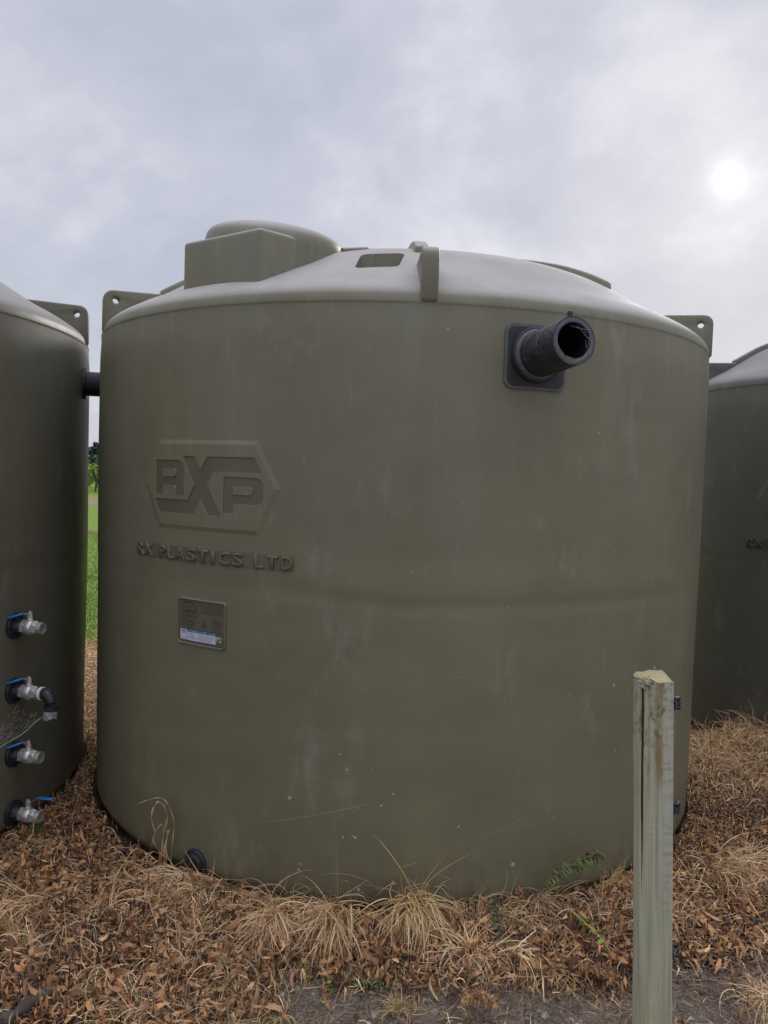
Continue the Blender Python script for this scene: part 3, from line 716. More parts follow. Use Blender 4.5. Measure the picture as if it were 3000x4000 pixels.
# --- valves on the left tank
def make_valve(z, kind, label):
    fm_ = surf_frame(76.2 - 36, z)
    bm = bmesh.new()
    lathe(bm, [(.040, .0), (.040, .030), (.046, .034), (.062, .034), (.064, .031)], 6, fm_, seg_off=.5)
    lathe(bm, [(.062, .028), (.066, .033), (.075, .0355), (.093, .0355), (.100, .033), (.104, .0295)], 28, fm_)
    lathe(bm, [(.102, .029), (.105, .033), (.124, .033), (.130, .030)], 6, fm_, seg_off=.5)
    lathe(bm, [(.128, .0285), (.153, .0285), (.154, .0275), (.154, .0235), (.110, .0225), (.110, 0)], 28, fm_)
    v = from_bm('ball_valve', bm, M_STEEL, tank_l, 25); tag(v, label)
    bm = bmesh.new()
    lathe(bm, [(-.012, .062), (.010, .062), (.014, .056), (.014, .040), (.030, .038), (.042, .034), (.044, 0)], 12, fm_)
    from_bm('valve_flange', bm, M_BLACK, v, 25)
    bm = bmesh.new()
    zl = Matrix(((0, 0, 1, 0), (0, 1, 0, 0), (-1, 0, 0, 0), (0, 0, 0, 1))).inverted()
    def up_l(prof, n, ax): lathe(bm, prof, n, fm_ @ Matrix.Translation((ax, 0, 0)) @ Matrix(((0, 1, 0, 0), (0, 0, 1, 0), (1, 0, 0, 0), (0, 0, 0, 1))))
    up_l([(.026, .015), (.040, .015), (.042, .012), (.052, .012), (.052, .009), (.066, .009)], 16, .084)
    up_l([(.050, .0125), (.058, .0125), (.058, 0)], 6, .084); up_l([(.062, .011), (.070, .011), (.070, 0)], 6, .084); up_l([(.068, .006), (.078, .006), (.078, 0)], 12, .084)
    from_bm('valve_stem', bm, M_STEEL, v, 25)
    if kind == 'open':
        pth = [(.084, 0, .060), (.098, 0, .063), (.125, 0, .084), (.140, 0, .092)]; g0, g1 = Vector((.138, .0, .092)), Vector((.222, 0, .096))
    else:
        pth = [(.090, 0, .061), (.070, 0, .061), (.052, .0, .064), (.042, -.014, .064)]; g0, g1 = Vector((.056, -.010, .066)), Vector((-.004 + .006, -.050, .046))
    bm = bmesh.new()
    for side in (0,):
        ps = [fm_ @ Vector(q) for q in pth]; prev = None
        for i, q in enumerate(pth):
            w = .0095; t = .0016
            c4 = [bm.verts.new(fm_ @ Vector((q[0], q[1] + sy * w, q[2] + sz * t))) for sy, sz in ((-1, -1), (1, -1), (1, 1), (-1, 1))]
            if prev:
                for k in range(4): bm.faces.new((prev[k], prev[(k+1) % 4], c4[(k+1) % 4], c4[k]))
            else: bm.faces.new(c4)
            prev = c4
        bm.faces.new(prev[::-1])
    h = from_bm('lever', bm, M_STEELD, v, 25)
    d = (g1 - g0); L = d.length; d.normalize(); sd = Vector((0, 0, 1)).cross(d).normalized(); u = d.cross(sd)
    bm = bmesh.new(); rings = []
    for tpos, w, th_ in ((0, .008, .003), (.06, .0115, .0055), (.5, .0125, .006), (.93, .0125, .006), (1, .009, .004)):
        rings.append([bm.verts.new(fm_ @ (g0 + d * L * tpos + sd * w * math.cos(a) + u * th_ * math.sin(a))) for a in [2*math.pi*k/12 for k in range(12)]])
    for P_, Q_ in zip(rings, rings[1:]):
        for k in range(12): bm.faces.new((P_[k], P_[(k+1) % 12], Q_[(k+1) % 12], Q_[k]))
    bm.faces.new(rings[0][::-1]); bm.faces.new(rings[-1])
    from_bm('handle_grip', bm, M_BLUE, v, 40)
    if kind == 'elbow':
        bm = bmesh.new(); lathe(bm, [(.150, .028), (.150, .032), (.162, .032), (.162, .026)], 24, fm_); from_bm('tape_ring', bm, M_WHITE, v, 40)
        pts = [(.158, 0, 0), (.168, 0, 0)] + [(.170 + .034*math.sin(R_(a)), 0, -.034 + .034*math.cos(R_(a))) for a in (10, 25, 40, 55, 70, 90)] + [(.204, 0, -.050), (.203, 0, -.085)]
        bm = bmesh.new(); tube(bm, [fm_ @ Vector(q) for q in pts], [.026, .0285] + [.0285] * 6 + [.029, .029], 24)
        from_bm('elbow', bm, M_BLACK, v, 40)
        bm = bmesh.new(); dn = Vector((-.05, 0, -1)).normalized(); top = Vector((.203, 0, -.076)); sx = Vector((1, 0, -.05))
        rings = []
        for l, rr in ((0, .0305), (.012, .031), (.026, .030), (.036, .031), (.037, .028), (.012, .027)):
            rings.append([bm.verts.new(fm_ @ (top + dn * l + sx * rr * math.cos(a) * (1 + .04*math.sin(5*a)) + Vector((0, 1, 0)) * rr * math.sin(a) + dn * (.006 * math.sin(3*a) if l > .02 else 0))) for a in [2*math.pi*k/24 for k in range(24)]])
        for P_, Q_ in zip(rings, rings[1:]):
            for k in range(24): bm.faces.new((P_[k], P_[(k+1) % 24], Q_[(k+1) % 24], Q_[k]))
        from_bm('tape_wrap', bm, M_TAPE, v, 50)
    return v
make_valve(.996, 'shut', 'topmost steel ball valve with blue handle')
make_valve(.684, 'elbow', 'steel ball valve with black elbow, second from the top')
make_valve(.374, 'shut', 'third steel ball valve from the top, open end')
v4 = make_valve(.086, 'open', 'lowest steel ball valve, blue handle swung outwards')
# cobweb sheet between the elbow and the left tank wall
lm = Matrix.Translation((*TANKS[1], 0)) @ Matrix.Rotation(R_(36), 4, 'Z')
fmw = lm @ surf_frame(76.2 - 36, .684)
e0 = fmw @ Vector((.17, 0, -.105)); e1 = fmw @ Vector((.04, -.02, -.05)); e2 = fmw @ Vector((.02, -.24, -.16)); e3 = fmw @ Vector((.07, -.26, -.22))
bm = bmesh.new()
for k in range(170):
    u0, v0 = random.random(), random.random(); an = random.uniform(0, 6.28); l = random.uniform(.04, .2)
    u1, v1 = min(1, max(0, u0 + l*math.cos(an))), min(1, max(0, v0 + l*math.sin(an)))
    def q(u, v): return (e0*(1-u) + e3*u)*(1-v) + (e1*(1-u) + e2*u)*v + Vector((0, 0, -.012*math.sin(math.pi*u)))
    tube(bm, [q(u0, v0), q((u0+u1)/2, (v0+v1)/2) + Vector((0, 0, random.uniform(-.003, .003))), q(u1, v1)], .00028, 3, caps=False)
tube(bm, [q(i/12, 0) + Vector((0, 0, .004*math.sin(i))) for i in range(13)], .0013, 5)
wb = from_bm('cobweb', bm, M_WEB); tag(wb, 'sagging grey cobweb strung below the valve with the black elbow', 'cobweb')

# ------------------------------------------------------------ fence post in front
wood = bpy.data.materials.new('treated_pine'); wood.use_nodes = True
nd, lk = wood.node_tree.nodes, wood.node_tree.links; b = nd['Principled BSDF']; b.inputs['Roughness'].default_value = .8; b.inputs['Specular IOR Level'].default_value = .25
t = N(nd, 'ShaderNodeTexCoord')
def wnz(sc, st, det=6, ro=.6, dist=0):
    m_ = N(nd, 'ShaderNodeMapping'); m_.inputs['Scale'].default_value = st; lk.new(t.outputs['Object'], m_.inputs[0])
    n = N(nd, 'ShaderNodeTexNoise'); n.inputs['Scale'].default_value = sc; n.inputs['Detail'].default_value = det; n.inputs['Roughness'].default_value = ro; n.inputs['Distortion'].default_value = dist
    lk.new(m_.outputs[0], n.inputs['Vector']); return n.outputs[0]
s3 = N(nd, 'ShaderNodeSeparateXYZ'); lk.new(t.outputs['Object'], s3.inputs[0])
grain = gr(wnz(85, (1, 1, .022), 5, .7), .32, (.165, .165, .115), .60, (.46, .45, .33))
broad = gr(wnz(7, (1, 1, .5), 5), .3, (.47, .41, .24), .7, (.44, .46, .35))
x = N(nd, 'ShaderNodeMix', data_type='RGBA', blend_type='MIX'); x.inputs[0].default_value = .42; lk.new(grain, x.inputs[6]); lk.new(broad, x.inputs[7]); x.inputs[0].default_value = .36; c = x.outputs[2]
topm = smooth(s3.outputs[2], .92, 1.3)
mould = gma('MULTIPLY', gma('MULTIPLY', gr(wnz(60, (1, 1, .35), 8, .8), .50, (0, 0, 0), .6, (1, 1, 1)), topm), .9)
dk = N(nd, 'ShaderNodeRGB'); dk.outputs[0].default_value = (.085, .085, .05, 1); c = gmix(mould, c, dk.outputs[0])
xw = N(nd, 'ShaderNodeMath', operation='MULTIPLY_ADD'); lk.new(wnz(30, (1, 1, .6), 5), xw.inputs[0]); xw.inputs[1].default_value = .036; lk.new(s3.outputs[0], xw.inputs[2])
bd = gma('MULTIPLY', smooth(xw.outputs[0], .018, .030), smooth(xw.outputs[0], .050, .040))
yel = gma('MULTIPLY', gma('MULTIPLY', bd, smooth(s3.outputs[2], .98, 1.1)), gr(wnz(22, (1, 1, .5), 6), .35, (0, 0, 0), .6, (1, 1, 1)))
yc = N(nd, 'ShaderNodeRGB'); yc.outputs[0].default_value = (.22, .155, .055, 1); c = gmix(gma('MULTIPLY', yel, .8), c, yc.outputs[0])
wt = gma('MULTIPLY', smooth(s3.outputs[0], .020, .030), gr(wnz(45, (.5, .5, 1.6), 5), .4, (0, 0, 0), .55, (.8, .8, .8)))
wc = N(nd, 'ShaderNodeRGB'); wc.outputs[0].default_value = (.46, .45, .39, 1); c = gmix(gma('MULTIPLY', wt, smooth(s3.outputs[2], .5, .95)), c, wc.outputs[0])
lk.new(c, b.inputs['Base Color'])
bp = N(nd, 'ShaderNodeBump'); bp.inputs['Strength'].default_value = .9; bp.inputs['Distance'].default_value = .0025; lk.new(wnz(85, (1, 1, .03), 5, .7), bp.inputs['Height'])
b2 = N(nd, 'ShaderNodeBump'); b2.inputs['Strength'].default_value = .5; b2.inputs['Distance'].default_value = .003; lk.new(wnz(60, (.4, .4, 1.3), 4), b2.inputs['Height']); lk.new(bp.outputs[0], b2.inputs['Normal'])
lk.new(b2.outputs[0], b.inputs['Normal'])
ENDG = mat('post_end_grain', (.25, .20, .095), .9, noise=(.40, .35, .20), bump=(60, .8), scale=18, stretch=(1, .25, 1))
CRACK = mat('crack_wood', (.05, .034, .018), .95, noise=(.10, .07, .035), scale=20)

post = empty('fence_post', (.772, 2.0, -.05)); post.rotation_euler = (0, -R_(2.75), 0)
tag(post, 'weathered greenish timber fence post with a long crack and black insulators', 'fence post')
H0 = 1.326
angs = list(np.linspace(-90, 90, 41)); CR = -33.0      # crack at this angle of the round face
sec = []
for a in angs:
    if abs(a - CR) < 2.0: continue
    sec.append((a, 0))
sec += [(CR - 1.5, 0), (CR - .8, 1), (CR + .8, 1), (CR + 1.5, 0)]; sec.sort()
zs = np.concatenate([np.linspace(-.35, .25, 5), np.linspace(.3, H0, 70)])
rows = []
bm = bmesh.new()
def crackw(z): return max(0., min(1., (z - .72) / .2))
for iz, z in enumerate(zs):
    ring = []
    for a, deep in sec:
        k = 1 + .012 * math.sin(z * 5 + a * .05) + .008 * math.sin(z * 17 + a * .11)
        w = crackw(z) * (1.5 if z > .95 else 1.15)
        aa = a
        if abs(a - CR) < 1.6 and not deep: aa = CR + math.copysign(max(.25, 1.9 * w), a - CR)
        rx, ry = .088 * k, .046 * k
        if deep:
            q = 1 - (.001 + .42 * w) ; rx *= q; ry *= q
        x_, y_ = .052 - rx * math.cos(R_(aa)), ry * math.sin(R_(aa))
        zz_ = z
        if iz == len(zs) - 1:
            left = a < CR
            zz_ = z + (.006 * max(0, 1 - abs(a + 48) / 14) - .004 if left else 0) + .003 * math.sin(R_(a)) + .0015 * math.sin(a * .21)
            if abs(a - CR) < 4: zz_ -= .012
        ring.append(bm.verts.new((x_, y_, zz_)))
    # flat back face gets two more points, slightly rough
    ring.append(bm.verts.new((.052 + .002 * math.sin(z * 23), .016, z + (.004 if iz == len(zs) - 1 else 0)))); ring.append(bm.verts.new((.051 + .002 * math.sin(z * 31 + 1), -.018, z)))
    rows.append(ring)
n = len(rows[0])
cracki = {i for i, (a, dp) in enumerate(sec) if dp}
for iz, (A_, B_) in enumerate(zip(rows, rows[1:])):
    for k in range(n):
        f = bm.faces.new((A_[k], A_[(k+1) % n], B_[(k+1) % n], B_[k]))
        if zs[iz] > .74 and (k in cracki or (k + 1) % n in cracki): f.material_index = 2
topc = bm.verts.new((.01, .0, H0 + .001))
tf = [bm.faces.new((rows[-1][k], rows[-1][(k+1) % n], topc)) for k in range(n)]
for f in tf: f.material_index = 1
tim = from_bm('timber', bm, [wood, ENDG, CRACK], post, 32)
# splintered fibres lodged in the head of the crack
bm = bmesh.new()
for k in range(16):
    s = Vector((-.020 + random.uniform(-.008, .012), -.026 + random.uniform(-.010, .006), H0 - .012 + random.uniform(-.014, .012)))
    dd = Vector((random.uniform(-1, 1), random.uniform(-1, .1), random.uniform(-.6, .8))).normalized() * random.uniform(.008, .02)
    tube(bm, [s - dd * .5, s + Vector((0, 0, .001)), s + dd * .5], [.0012, .0028, .0008], 5)
from_bm('splinters', bm, mat('pale_splinter', (.40, .34, .24), .85, noise=(.5, .44, .33), scale=60), post, 50)
# insulators nailed to the flat face
def insulator(z, rz, lab):
    mt = Matrix.Translation((.053, -.032, z)) @ Matrix.Rotation(rz, 4, 'X') @ Matrix.Scale(.84, 4)
    bm = bmesh.new()
    outer = rrect(-.012, .012, -.022, .022, .007, .007, 4)
    a = [bm.verts.new(mt @ Vector((0.0, y, zz_))) for y, zz_ in outer]; b_ = [bm.verts.new(mt @ Vector((.006, y, zz_))) for y, zz_ in outer]; n = len(outer)
    for i in range(n): bm.faces.new((a[i], a[(i+1) % n], b_[(i+1) % n], b_[i]))
    bm.faces.new(a[::-1]); bm.faces.new(b_)
    body = from_bm('insulator', bm, M_BLACK, post, 40)
    bm = bmesh.new()
    for sz in (-1, 0, 1):
        tube(bm, [mt @ Vector((.004, -.011, sz * .014 + .003)), mt @ Vector((.014, -.012, sz * .014 + .004)), mt @ Vector((.021, -.004, sz * .014)), mt @ Vector((.021, .008, sz * .014 - .002)), mt @ Vector((.006, .011, sz * .014))], .0042, 7)
    tube(bm, [mt @ Vector((.020, .0, -.020)), mt @ Vector((.020, .0, .020))], .0048, 8)
    from_bm('claw', bm, M_BLACK, body, 50)
    bm = bmesh.new(); tube(bm, [mt @ Vector((.003, -.006, .0)), mt @ Vector((.012, -.014, .001))], [.0028, .0034], 8); from_bm('nail', bm, M_STEELD, body, 50)
    return body
insulator(1.262, 0, ''); insulator(.985, .15, ''); insulator(.60, -.45, '')

# ------------------------------------------------------------ ribbons: leaves, straw, grass
def hsv_var(cols, n, jit=.25):
    cols = np.array(cols); c = cols[rng.integers(0, len(cols), n)]; return c * (1 + jit * rng.uniform(-1, 1, (n, 1))) * (1 + .06 * rng.uniform(-1, 1, (n, 3)))
def ribbons(P, az, el, L, W, cols, K=6, grav=2.0, curl=0.5, twist=.6, shape='blade', floor=.004, stiff=0., keepout=True, turn=0., rollr=1.0, kink=.0):
    n = len(P); L = np.broadcast_to(L, n).astype(float); W = np.broadcast_to(W, n).astype(float)
    ds = L / K; pos = P.astype(float).copy(); g = np.broadcast_to(grav, n).astype(float)
    a = az.copy(); e = el.copy(); ta = rng.normal(0, curl, n); tb = rng.normal(0, curl, n); phi = rng.uniform(-1, 1, n) * rollr; tw = rng.normal(0, twist, n)
    spine = [pos.copy()]; dirs = []
    kk = rng.integers(1, max(K, 2), n); kp = rng.random(n) < kink; ka = rng.normal(0, 1.1, n); ke = rng.normal(-.55, .5, n)
    for k in range(K):
        hit = kp & (kk == k); a = np.where(hit, a + ka, a); e = np.where(hit, np.clip(e + ke, -1.45, 1.5), e)
        d = np.stack([np.cos(a) * np.cos(e), np.sin(a) * np.cos(e), np.sin(e)], 1); dirs.append(d)
        pos = pos + d * ds[:, None]
        gz = gh(pos[:, 0], pos[:, 1]) + floor
        low = pos[:, 2] < gz
        pos[:, 2] = np.where(low, gz, pos[:, 2])
        if keepout:
            for cx, cy in TANKS:
                dx, dy = pos[:, 0] - cx, pos[:, 1] - cy; rr = np.hypot(dx, dy); lim = TR + .015
                m = rr < lim; s = np.where(m, lim / np.maximum(rr, 1e-3), 1); pos[:, 0] = cx + dx * s; pos[:, 1] = cy + dy * s
        a = a + ta / K * (1 + k * .3) + turn / K
        e = np.where(low, np.abs(rng.normal(0, .12, n)), e - g / K * np.clip(1.15 - np.sin(np.clip(e, -1.5, 1.5)) * stiff, .2, 2)) + tb / K
        e = np.clip(e, -1.45, 1.5)
        spine.append(pos.copy())
    S = np.stack(spine, 1); D = np.stack(dirs + [dirs[-1]], 1)
    # smoothed spine directions
    D[:, 1:-1] = S[:, 2:] - S[:, :-2]; D /= np.maximum(np.linalg.norm(D, axis=2, keepdims=True), 1e-6)
    up_ = np.zeros_like(D); up_[..., 2] = 1; side = np.cross(D, up_); ln = np.linalg.norm(side, axis=2, keepdims=True)
    side = np.where(ln > .05, side / np.maximum(ln, 1e-6), np.array([1., 0, 0])); nrm = np.cross(side, D)
    t = np.linspace(0, 1, K + 1)[None]
    ph = phi[:, None] + tw[:, None] * t * 2; wv = side * np.cos(ph)[..., None] + nrm * np.sin(ph)[..., None]
    if shape == 'blade': prof = np.clip(1.05 - t ** 1.6, .06, 1)
    elif shape == 'leaf': prof = np.clip(np.sin(math.pi * (t * .93 + .05)) ** .75, .07, 1) * (1 + .25 * np.sin(t * 14 + phi[:, None] * 5))
    else: prof = np.ones_like(t)
    hw = (W[:, None] * .5 * prof)[..., None]
    A = S + wv * hw; B = S - wv * hw
    V = np.stack([A, B], 2).reshape(-1, 3)
    idx = (np.arange(n) * (K + 1) * 2)[:, None] + (np.arange(K) * 2)[None]
    F = np.stack([idx, idx + 1, idx + 3, idx + 2], -1).reshape(-1, 4)
    C = np.repeat(cols, (K + 1) * 2, 0)
    return V, F, C
def join(parts):
    Vs, Fs, Cs, o = [], [], [], 0
    for v, f, c in parts: Vs.append(v); Fs.append(f + o); Cs.append(c); o += len(v)
    return np.concatenate(Vs), np.concatenate(Fs), np.concatenate(Cs)
def rib_obj(name, parts, m, parent=None, origin=None):
    V, F, C = join(parts)
    if origin is not None: V = V - np.array(origin)
    o = link(name, npmesh(name, V, F, np.clip(C, 0, 1), smooth=True), m, parent)
    if origin is not None and parent is None: o.location = origin
    return o
def scatter(n, x0, x1, y0, y1, dens=None):
    x = rng.uniform(x0, x1, n * 3); y = rng.uniform(y0, y1, n * 3); k = np.ones(len(x), bool)
    for cx, cy in TANKS: k &= np.hypot(x - cx, y - cy) > TR + .01
    if dens is not None: k &= rng.random(len(x)) < dens(x, y)
    x, y = x[k][:n], y[k][:n]; return np.stack([x, y, gh(x, y)], 1)
def inview(x, y, m=.12): return (np.abs(x) < y * .55 + m) & (y > 2.05)
BROWN = [(.50, .25, .11), (.33, .16, .075), (.20, .105, .06), (.56, .31, .145), (.10, .058, .042), (.40, .21, .10), (.065, .042, .036), (.09, .055, .045), (.13, .075, .05), (.48, .31, .17)]
TAN = [(.76, .53, .29), (.68, .45, .24), (.80, .61, .37), (.54, .34, .18)]
DRY = [(.42, .28, .16), (.32, .21, .13), (.52, .36, .21)]
def dirtmask(x, y):     # 1 where bare soil
    e_ = 2.70 + .09 * fbm(x, y, 4, 2) + .42 * np.clip(x - .85, 0, .6)
    return np.clip((e_ - y) / .10, 0, 1) * np.clip((x + .42 + .12 * fbm(x, y, 5)) / .15, 0, 1)
def strawmask(x, y):
    m = np.clip((np.hypot(x - TANKS[0][0], y - TANKS[0][1]) - TR) / .25, 0, 1); near_wall = 1 - m
    a = near_wall * np.clip(.3 + fbm(x, y, 5, 1), 0, 1)
    a = np.maximum(a, np.clip((x - 1.75) / .2, 0, 1) * np.clip((y - 4.05) / .3, 0, 1))
    a = np.maximum(a, np.clip((y - 4.3) / .5, 0, 1))
    a = np.maximum(a, .75 * np.exp(-((x + 1.38) ** 2 + (y - 2.95) ** 2) / .07))
    a = np.maximum(a, .9 * np.exp(-((x - 1.62) ** 2 / .12 + (y - 3.4) ** 2 / .05)))
    a = np.maximum(a, .35 * np.clip(fbm(x, y, 3.2, 7) * 2 - .3, 0, 1))
    return a
def flow(x, y): return -1.9 + 1.3 * fbm(x, y, 1.3, 5) + .9 * fbm(x, y, 4.0, 2)
# leaf litter (nobody could count it)
parts = []
P = scatter(42000, -2.6, 3.6, 2.0, 5.0, lambda x, y: inview(x, y) * (1 - .97 * dirtmask(x, y)) * (1 - .75 * strawmask(x, y)))
n = len(P); P[:, 2] += rng.uniform(0, .035, n)
parts.append(ribbons(P, flow(P[:, 0], P[:, 1]) + rng.normal(0, .6, n), rng.uniform(-.1, .8, n), rng.uniform(.045, .12, n), rng.uniform(.0035, .0095, n), hsv_var(BROWN, n, .35), K=8, grav=2.2, curl=2.4, twist=1.8, shape='leaf', rollr=1.5))
P = scatter(2600, -2.2, 3, 2.0, 3.9, lambda x, y: inview(x, y) * (1 - .98 * dirtmask(x, y)) * (1 - .85 * strawmask(x, y)))
n = len(P); P[:, 2] += rng.uniform(.02, .05, n)
parts.append(ribbons(P, flow(P[:, 0], P[:, 1]) + rng.normal(0, .8, n), rng.uniform(-.1, .8, n), rng.uniform(.05, .11, n), rng.uniform(.010, .020, n), hsv_var(BROWN[:4] + [(.42, .22, .11)], n, .3), K=9, grav=2.4, curl=2.8, twist=1.5, shape='leaf', rollr=1.0))
P = scatter(4200, -2.0, 2.6, 2.0, 3.4, lambda x, y: inview(x, y) * (1 - .98 * dirtmask(x, y)) * (1 - .8 * strawmask(x, y)) * np.clip(.45 + fbm(x, y, 2.5, 4), .15, 1))
n = len(P); P[:, 2] += rng.uniform(.02, .05, n)
parts.append(ribbons(P, flow(P[:, 0], P[:, 1]) + rng.normal(0, .55, n), rng.uniform(-.1, .6, n), rng.uniform(.06, .13, n), rng.uniform(.009, .019, n), hsv_var([(.58, .31, .14), (.46, .24, .11), (.60, .38, .20), (.32, .17, .085), (.18, .10, .06)], n, .3), K=8, grav=2.0, curl=2.0, twist=1.2, shape='leaf', rollr=.9))
o = rib_obj('leaf_litter', parts, M_LEAF); tag(o, 'curled brown dead leaves covering the ground', 'leaves', kind='stuff')
# straw thatch
parts = []
P = scatter(26000, -3.4, 4.2, 2.0, 6.4, lambda x, y: inview(x, y) * strawmask(x, y) * (1 - dirtmask(x, y)) * np.where(y > 4.4, .8, 1))
n = len(P); P[:, 2] += rng.uniform(0, .03, n)
parts.append(ribbons(P, flow(P[:, 0], P[:, 1]) + rng.normal(0, 1.0, n), rng.uniform(0, 1.1, n), rng.uniform(.07, .22, n), rng.uniform(.0022, .0048, n), hsv_var(TAN + DRY, n, .25), K=7, grav=3.2, curl=1.5, shape='blade', kink=.4))
P = scatter(23000, -2.4, 3.2, 2.0, 4.8, lambda x, y: inview(x, y) * (1 - .9 * dirtmask(x, y)) * np.clip(.55 + .7 * fbm(x, y, 3, 8), .12, 1))
n = len(P); P[:, 2] += rng.uniform(0.01, .04, n)
parts.append(ribbons(P, flow(P[:, 0], P[:, 1]) + rng.normal(0, 1.1, n), rng.uniform(0, .8, n), rng.uniform(.05, .18, n), rng.uniform(.0018, .0044, n), hsv_var(DRY + TAN[:3], n, .35), K=7, grav=2.8, curl=1.9, shape='blade', kink=.4))
P = scatter(9000, -5.5, -1.2, 4.2, 7.9, lambda x, y: ((np.abs(np.arctan2(x, y) + .365) < .09)) * 1.0)
n = len(P)
parts.append(ribbons(P, rng.uniform(0, 6.28, n), rng.uniform(.2, 1.2, n), rng.uniform(.08, .22, n), rng.uniform(.003, .006, n), hsv_var(TAN + DRY[:1], n, .25), K=5, grav=3.0, curl=1.2, shape='blade'))
o = rib_obj('straw_thatch', parts, M_STRAW); tag(o, 'matted pale dead grass around the tanks', 'dead grass', kind='stuff')
P = scatter(2600, -2.2, 2.8, 2.0, 4.2, lambda x, y: inview(x, y) * (1 - dirtmask(x, y))); n = len(P); P[:, 2] += rng.uniform(.01, .04, n)
o = rib_obj('twig_litter', [ribbons(P, rng.uniform(0, 6.28, n), rng.uniform(0, .5, n), rng.uniform(.05, .22, n), rng.uniform(.0018, .0045, n), hsv_var([(.10, .065, .05), (.16, .11, .085), (.30, .22, .15), (.07, .045, .04)], n, .3), K=5, grav=1.2, curl=.5, shape='strip', kink=.4)], M_TWIG)
tag(o, 'brown twigs and rotted stems lying in the leaf litter', 'twigs', kind='stuff')
# fine dead stems on the bare soil
P = scatter(3600, -.6, 1.7, 2.1, 2.85, lambda x, y: inview(x, y) * np.clip(dirtmask(x, y) + .1, 0, 1)); n = len(P); P[:, 2] += .003
o = rib_obj('dead_stems', [ribbons(P, rng.normal(.2, 1.1, n) + math.pi * (rng.random(n) < .5), rng.uniform(0, .25, n), rng.uniform(.04, .18, n), rng.uniform(.0012, .0024, n), hsv_var([(.22, .16, .12), (.16, .11, .085), (.34, .26, .18)], n, .3), K=6, grav=.7, curl=1.2, shape='strip')], M_TWIG)
tag(o, 'thin grey brown dead stems lying on bare soil', 'dead stems', kind='stuff')

# clods and crumbs on bare soil
def rock_proto(k, sub=1):
    bm = bmesh.new(); bmesh.ops.create_icosphere(bm, subdivisions=sub, radius=1)
    rs = random.Random(k)
    for v in bm.verts: v.co *= rs.uniform(.72, 1.12); v.co.z *= .62
    bm.verts.index_update()
    Vp = np.array([v.co[:] for v in bm.verts]); Fp = np.array([[q.index for q in f.verts] for f in bm.faces]); bm.free(); return Vp, Fp
protos = [rock_proto(k) for k in range(5)]
P = scatter(3800, -.7, 1.8, 2.05, 2.9, lambda x, y: inview(x, y) * np.clip(dirtmask(x, y) + .05, 0, 1)); Vs, Fs, off = [], [], 0
for i, q in enumerate(P):
    Vp, Fp = protos[i % 5]; s = float(rng.choice([.003, .004, .006, .009, .013], p=[.35, .3, .2, .1, .05])); a = rng.uniform(0, 6.28)
    ca, sa = math.cos(a), math.sin(a); Q = Vp * s * np.array([1.2, 1, 1]); Q = np.stack([Q[:, 0]*ca - Q[:, 1]*sa, Q[:, 0]*sa + Q[:, 1]*ca, Q[:, 2]], 1) + q + [0, 0, s * .15]
    Vs.append(Q); Fs.append(Fp + off); off += len(Vp)
o = link('soil_clods', npmesh('soil_clods', np.concatenate(Vs), np.concatenate(Fs)), M_CLOD); tag(o, 'small crumbs of dry grey brown soil', 'soil', kind='stuff')

# individual tussocks
def tussock(name, label, cat, x, y, n, L, W, cols, el=(.6, 1.4), spread=.05, az=None, azs=3.14, grav=3.0, K=9, curl=.6, m=None, group=None, shape='blade', lift=0., stiff=.4, jit=.25):
    z0 = float(gh(x, y)); P = np.stack([x + rng.normal(0, spread, n), y + rng.normal(0, spread * .6, n), np.full(n, 0.)], 1)
    P[:, 2] = gh(P[:, 0], P[:, 1]) + lift
    a = (rng.uniform(0, 6.28, n) if az is None else az + rng.uniform(-azs, azs, n))
    o = rib_obj(name, [ribbons(P, a, rng.uniform(el[0], el[1], n), rng.uniform(L[0], L[1], n), rng.uniform(W[0], W[1], n), hsv_var(cols, n, jit), K=K, grav=grav * rng.uniform(.6, 1.25, n), curl=curl, shape=shape, stiff=stiff, kink=.55)], m or M_STRAW, origin=(x, y, z0))
    tag(o, label, cat, group); return o
G = 'tussocks of dead grass below the tanks'
YEL = [(.70, .52, .21), (.62, .44, .18), (.70, .49, .27), (.52, .45, .14)]
tussock('grass_tussock', 'tall yellow straw tussock drooping forward at the foot of the middle tank', 'dead grass',   .17, 3.02, 620, (.22, .50), (.0024, .0056), YEL[:3] + TAN[:3], (.8, 1.45), .030, -1.6, .45, 3.3, 12, group=G)
tussock('grass_tussock', 'drooping pale straw tuft left of centre, hanging over brown leaves', 'dead grass', -.36, 2.90, 420, (.16, .40), (.0026, .0058), TAN, (.8, 1.45), .022, -1.7, .35, 3.4, 11, group=G)
tussock('grass_tussock', 'long straw tuft with wispy arching stems just left of the yellow tussock', 'dead grass', -.12, 2.93, 460, (.16, .48), (.0026, .0060), TAN, (.7, 1.5), .035, -1.8, .4, 3.2, 11, group=G)
tussock('grass_tussock', 'wide combed mound of pale straw beneath the dry bent stalks', 'dead grass', -.74, 3.14, 800, (.18, .34), (.0026, .0048), TAN, (.3, 1.1), .12, -2.4, 1.2, 3.0, 9, group=G)
tussock('grass_tussock', 'mat of pale looping straw against the tank right of the black cap', 'dead grass', -.38, 3.11, 620, (.12, .26), (.0026, .0046), TAN, (.3, 1.2), .11, -1.3, 1.5, 3.4, 9, group=G)
tussock('grass_tussock', 'low star of straw on the edge of the bare soil, middle', 'dead grass', .38, 2.76, 380, (.16, .28), (.0026, .0048), TAN, (.25, 1.1), .03, None, 3.1, 2.3, 9, group=G)
tussock('grass_tussock', 'looping bunch of straw right of the low star', 'dead grass', .52, 2.78, 90, (.2, .3), (.004, .007), TAN[:3], (.3, 1.0), .03, -.4, .9, 3.0, 9, group=G)
